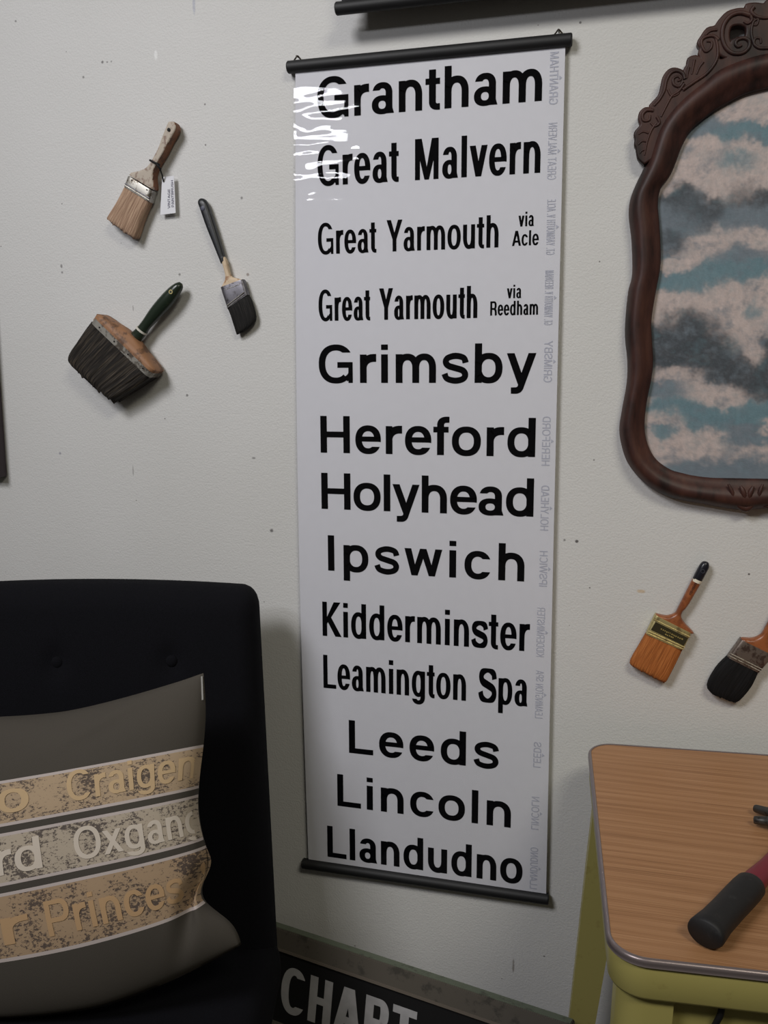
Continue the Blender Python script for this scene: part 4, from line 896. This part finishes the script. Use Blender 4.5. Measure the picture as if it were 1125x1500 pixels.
# ------------------------------------------------------------------ printed cushion
TR, BR, TL, BLc = at(298, 986, -.35), at(354, 1384, -.47), at(-112, 1050, -.44), at(-60, 1492, -.62)
ctr = (TR+BR+TL+BLc)/4; pn = (BR-TL).cross(TR-BLc).normalized()
if pn.y > 0: pn = -pn
def pil(u, v_, side):        # u,v in -1..1
    a = (u+1)/2; b = (v_+1)/2
    p = (BLc*(1-a)+BR*a)*(1-b)+(TL*(1-a)+TR*a)*b
    e = (1-abs(u)**2.6)*(1-abs(v_)**2.6)
    th = .085*max(0, e)**.55
    eu = (TR+BR-TL-BLc)/4; ev = (TL+TR-BLc-BR)/4
    p = p - eu*(math.copysign(1, u)*abs(u)**3*(.17*math.exp(-((v_+.12)/.75)**2) if u > 0 else .07)*(1-abs(v_)**1.8)) - ev*(math.copysign(1, v_)*abs(v_)**3*(.12 if v_ > 0 else -.16)*(1-abs(u)**1.6))
    p = p - eu*(.16*math.exp(-((v_+.62)/.17)**2)*max(0, u)**4)
    wr = 0
    if side > 0:
        wr = .005*noise.noise(Vector((u*2.2, v_*2.2, 1)))*max(0, e)**.3
        d1 = ((u-.86)*.72+(v_+.56)*-.55); g_ = math.exp(-(d1/.055)**2)*math.exp(-(((u-.86)*.6+(v_+.56)*.8)/.30)**2); wr -= .030*g_        # the fold by the lower corner
        d2 = ((u-.42)*.45-(v_-.86)*.9); wr += .006*math.exp(-(d2/.07)**2)*math.exp(-((u-.45)/.35)**2-((v_-.75)/.25)**2)
        wr += .0025*math.sin(u*9+v_*4)*math.exp(-((v_-.8)/.25)**2)
    return p + pn*side*th*(1.0 if side > 0 else .75) + pn*wr
def pil_mesh(n=90):
    bm = bmesh.new(); uvl = bm.loops.layers.uv.new('UVMap')
    for side in (1, -1):
        G_ = [[bm.verts.new(pil(-1+2*i/n, -1+2*j/n, side)) for i in range(n+1)] for j in range(n+1)]
        for j in range(n):
            for i in range(n):
                idx = ((i, j), (i+1, j), (i+1, j+1), (i, j+1)); q = [G_[b][a] for a, b in idx]
                if side < 0: q = q[::-1]; idx = idx[::-1]
                f = bm.faces.new(q); f.material_index = 0 if side > 0 else 1
                for lp, (a, b) in zip(f.loops, idx): lp[uvl].uv = (a/n, b/n)
    bmesh.ops.remove_doubles(bm, verts=bm.verts[:], dist=1e-5)
    return bm
STR = [(.735, .580), (.558, .392), (.370, .168)]     # bands across the cover, in height
k = NT('printed_cotton'); tc = k.n('ShaderNodeTexCoord'); sx = k.n('ShaderNodeSeparateXYZ'); k.l(tc.outputs['UV'], sx.inputs[0]); vv = sx.outputs[1]
ob = k.coord('Object'); weave = k.noise(ob, 900, 2)
base = k.mix(weave, srgb(72, 68, 62), srgb(84, 79, 73))
spk = k.noise(k.coord('UV', (62, 96, 1)), 1, 4, .8); pch = k.noise(k.coord('UV', (9, 10, 1)), 1, 2)
spm = k.math('GREATER_THAN', k.math('ADD', spk, k.math('MULTIPLY', k.math('SUBTRACT', pch, .5), .5)), .545)
col = base
for (a, b), tone in zip(STR, (srgb(188, 164, 136), srgb(190, 176, 158), srgb(178, 152, 124))):
    ins = k.math('MULTIPLY', k.math('LESS_THAN', vv, a), k.math('GREATER_THAN', vv, b))
    inn = k.math('MULTIPLY', k.math('LESS_THAN', vv, a-.010), k.math('GREATER_THAN', vv, b+.010))
    body = k.mix(k.math('MULTIPLY', spm, .85), k.mix(pch, tone, tuple(x*.9 for x in tone[:3])+(1,)), srgb(74, 66, 66))
    band = k.mix(inn, srgb(196, 184, 180), body)
    col = k.mix(ins, col, band)
k.base(col); k.b.inputs['Roughness'].default_value = .9; k.b.inputs['Specular IOR Level'].default_value = .15; k.bump(weave, .3, .0006); cot = k.m
cush = thing('cushion', 'grey-olive cushion with three printed beige lettered bands, propped on the black chair', 'cushion', tuple(ctr-Vector((0, 0, .2))))
from_bm('cover', pil_mesh(), [cot, plain('olive_cotton', srgb(78, 74, 68), .9, spec=.15)], cush, auto=None, fix=False)
def on_pil(a, b, e):
    u, v_ = a*2-1, b*2-1; return pil(u, v_, 1)+pn*(.0012+e)
def cush_text(text, u0, u1, b0, cap, cond=.85, w=.15):
    q = lay(text, w, .13, cond); xs = [a for P in q for a, b in P]; A_, B_ = min(xs), max(xs)
    out = []
    for P in q:
        P2 = [(u0+(a-A_)/(B_-A_)*(u1-u0), b0+b*cap) for a, b in P]
        if len(P2) == 4:       # cut long strokes so they follow the cloth
            n_ = 5
            for i in range(n_):
                for j in range(n_):
                    f_ = lambda s, t: tuple((1-t)*((1-s)*P2[0][c_]+s*P2[1][c_])+t*((1-s)*P2[3][c_]+s*P2[2][c_]) for c_ in (0, 1))
                    out.append([f_(i/n_, j/n_), f_((i+1)/n_, j/n_), f_((i+1)/n_, (j+1)/n_), f_(i/n_, (j+1)/n_)])
        else: out.append(P2)
    return [P for P in out if all(.01 < a < .985 for a, b in P)]
sand = plain('sand_print', srgb(204, 176, 138), .9, spec=.1); chalk = plain('chalk_print', srgb(214, 202, 188), .9, spec=.1); ochre = plain('ochre_print', srgb(192, 158, 120), .9, spec=.1)
for q, m in ((cush_text('lo', .26, .42, .622, .105)+cush_text('Craigen', .55, .99, .622, .105), sand), (cush_text('rd', .28, .44, .425, .105)+cush_text('Oxgang', .55, 1.02, .425, .105), chalk), (cush_text('r', .26, .36, .215, .105)+cush_text('Princes S', .42, 1.05, .215, .105), ochre)):
    flat_letters('printed_lettering', q, on_pil, m, cush, 1e-6)
bm = bmesh.new(); A_ = pil(.985, .80, 1); B_ = pil(.985, .98, 1); ex = (TR-TL).normalized()
vs = [A_, A_+ex*.003, B_+ex*.003, B_]; f_ = [bm.verts.new(p+pn*.001) for p in vs]; g_ = [bm.verts.new(p) for p in vs]
bm.faces.new(f_); bm.faces.new(g_[::-1])
for i in range(4): bm.faces.new((f_[i], g_[i], g_[(i+1) % 4], f_[(i+1) % 4]))
from_bm('care_label', bm, plain('white_ribbon', srgb(150, 148, 144), .7), cush, smooth=False)
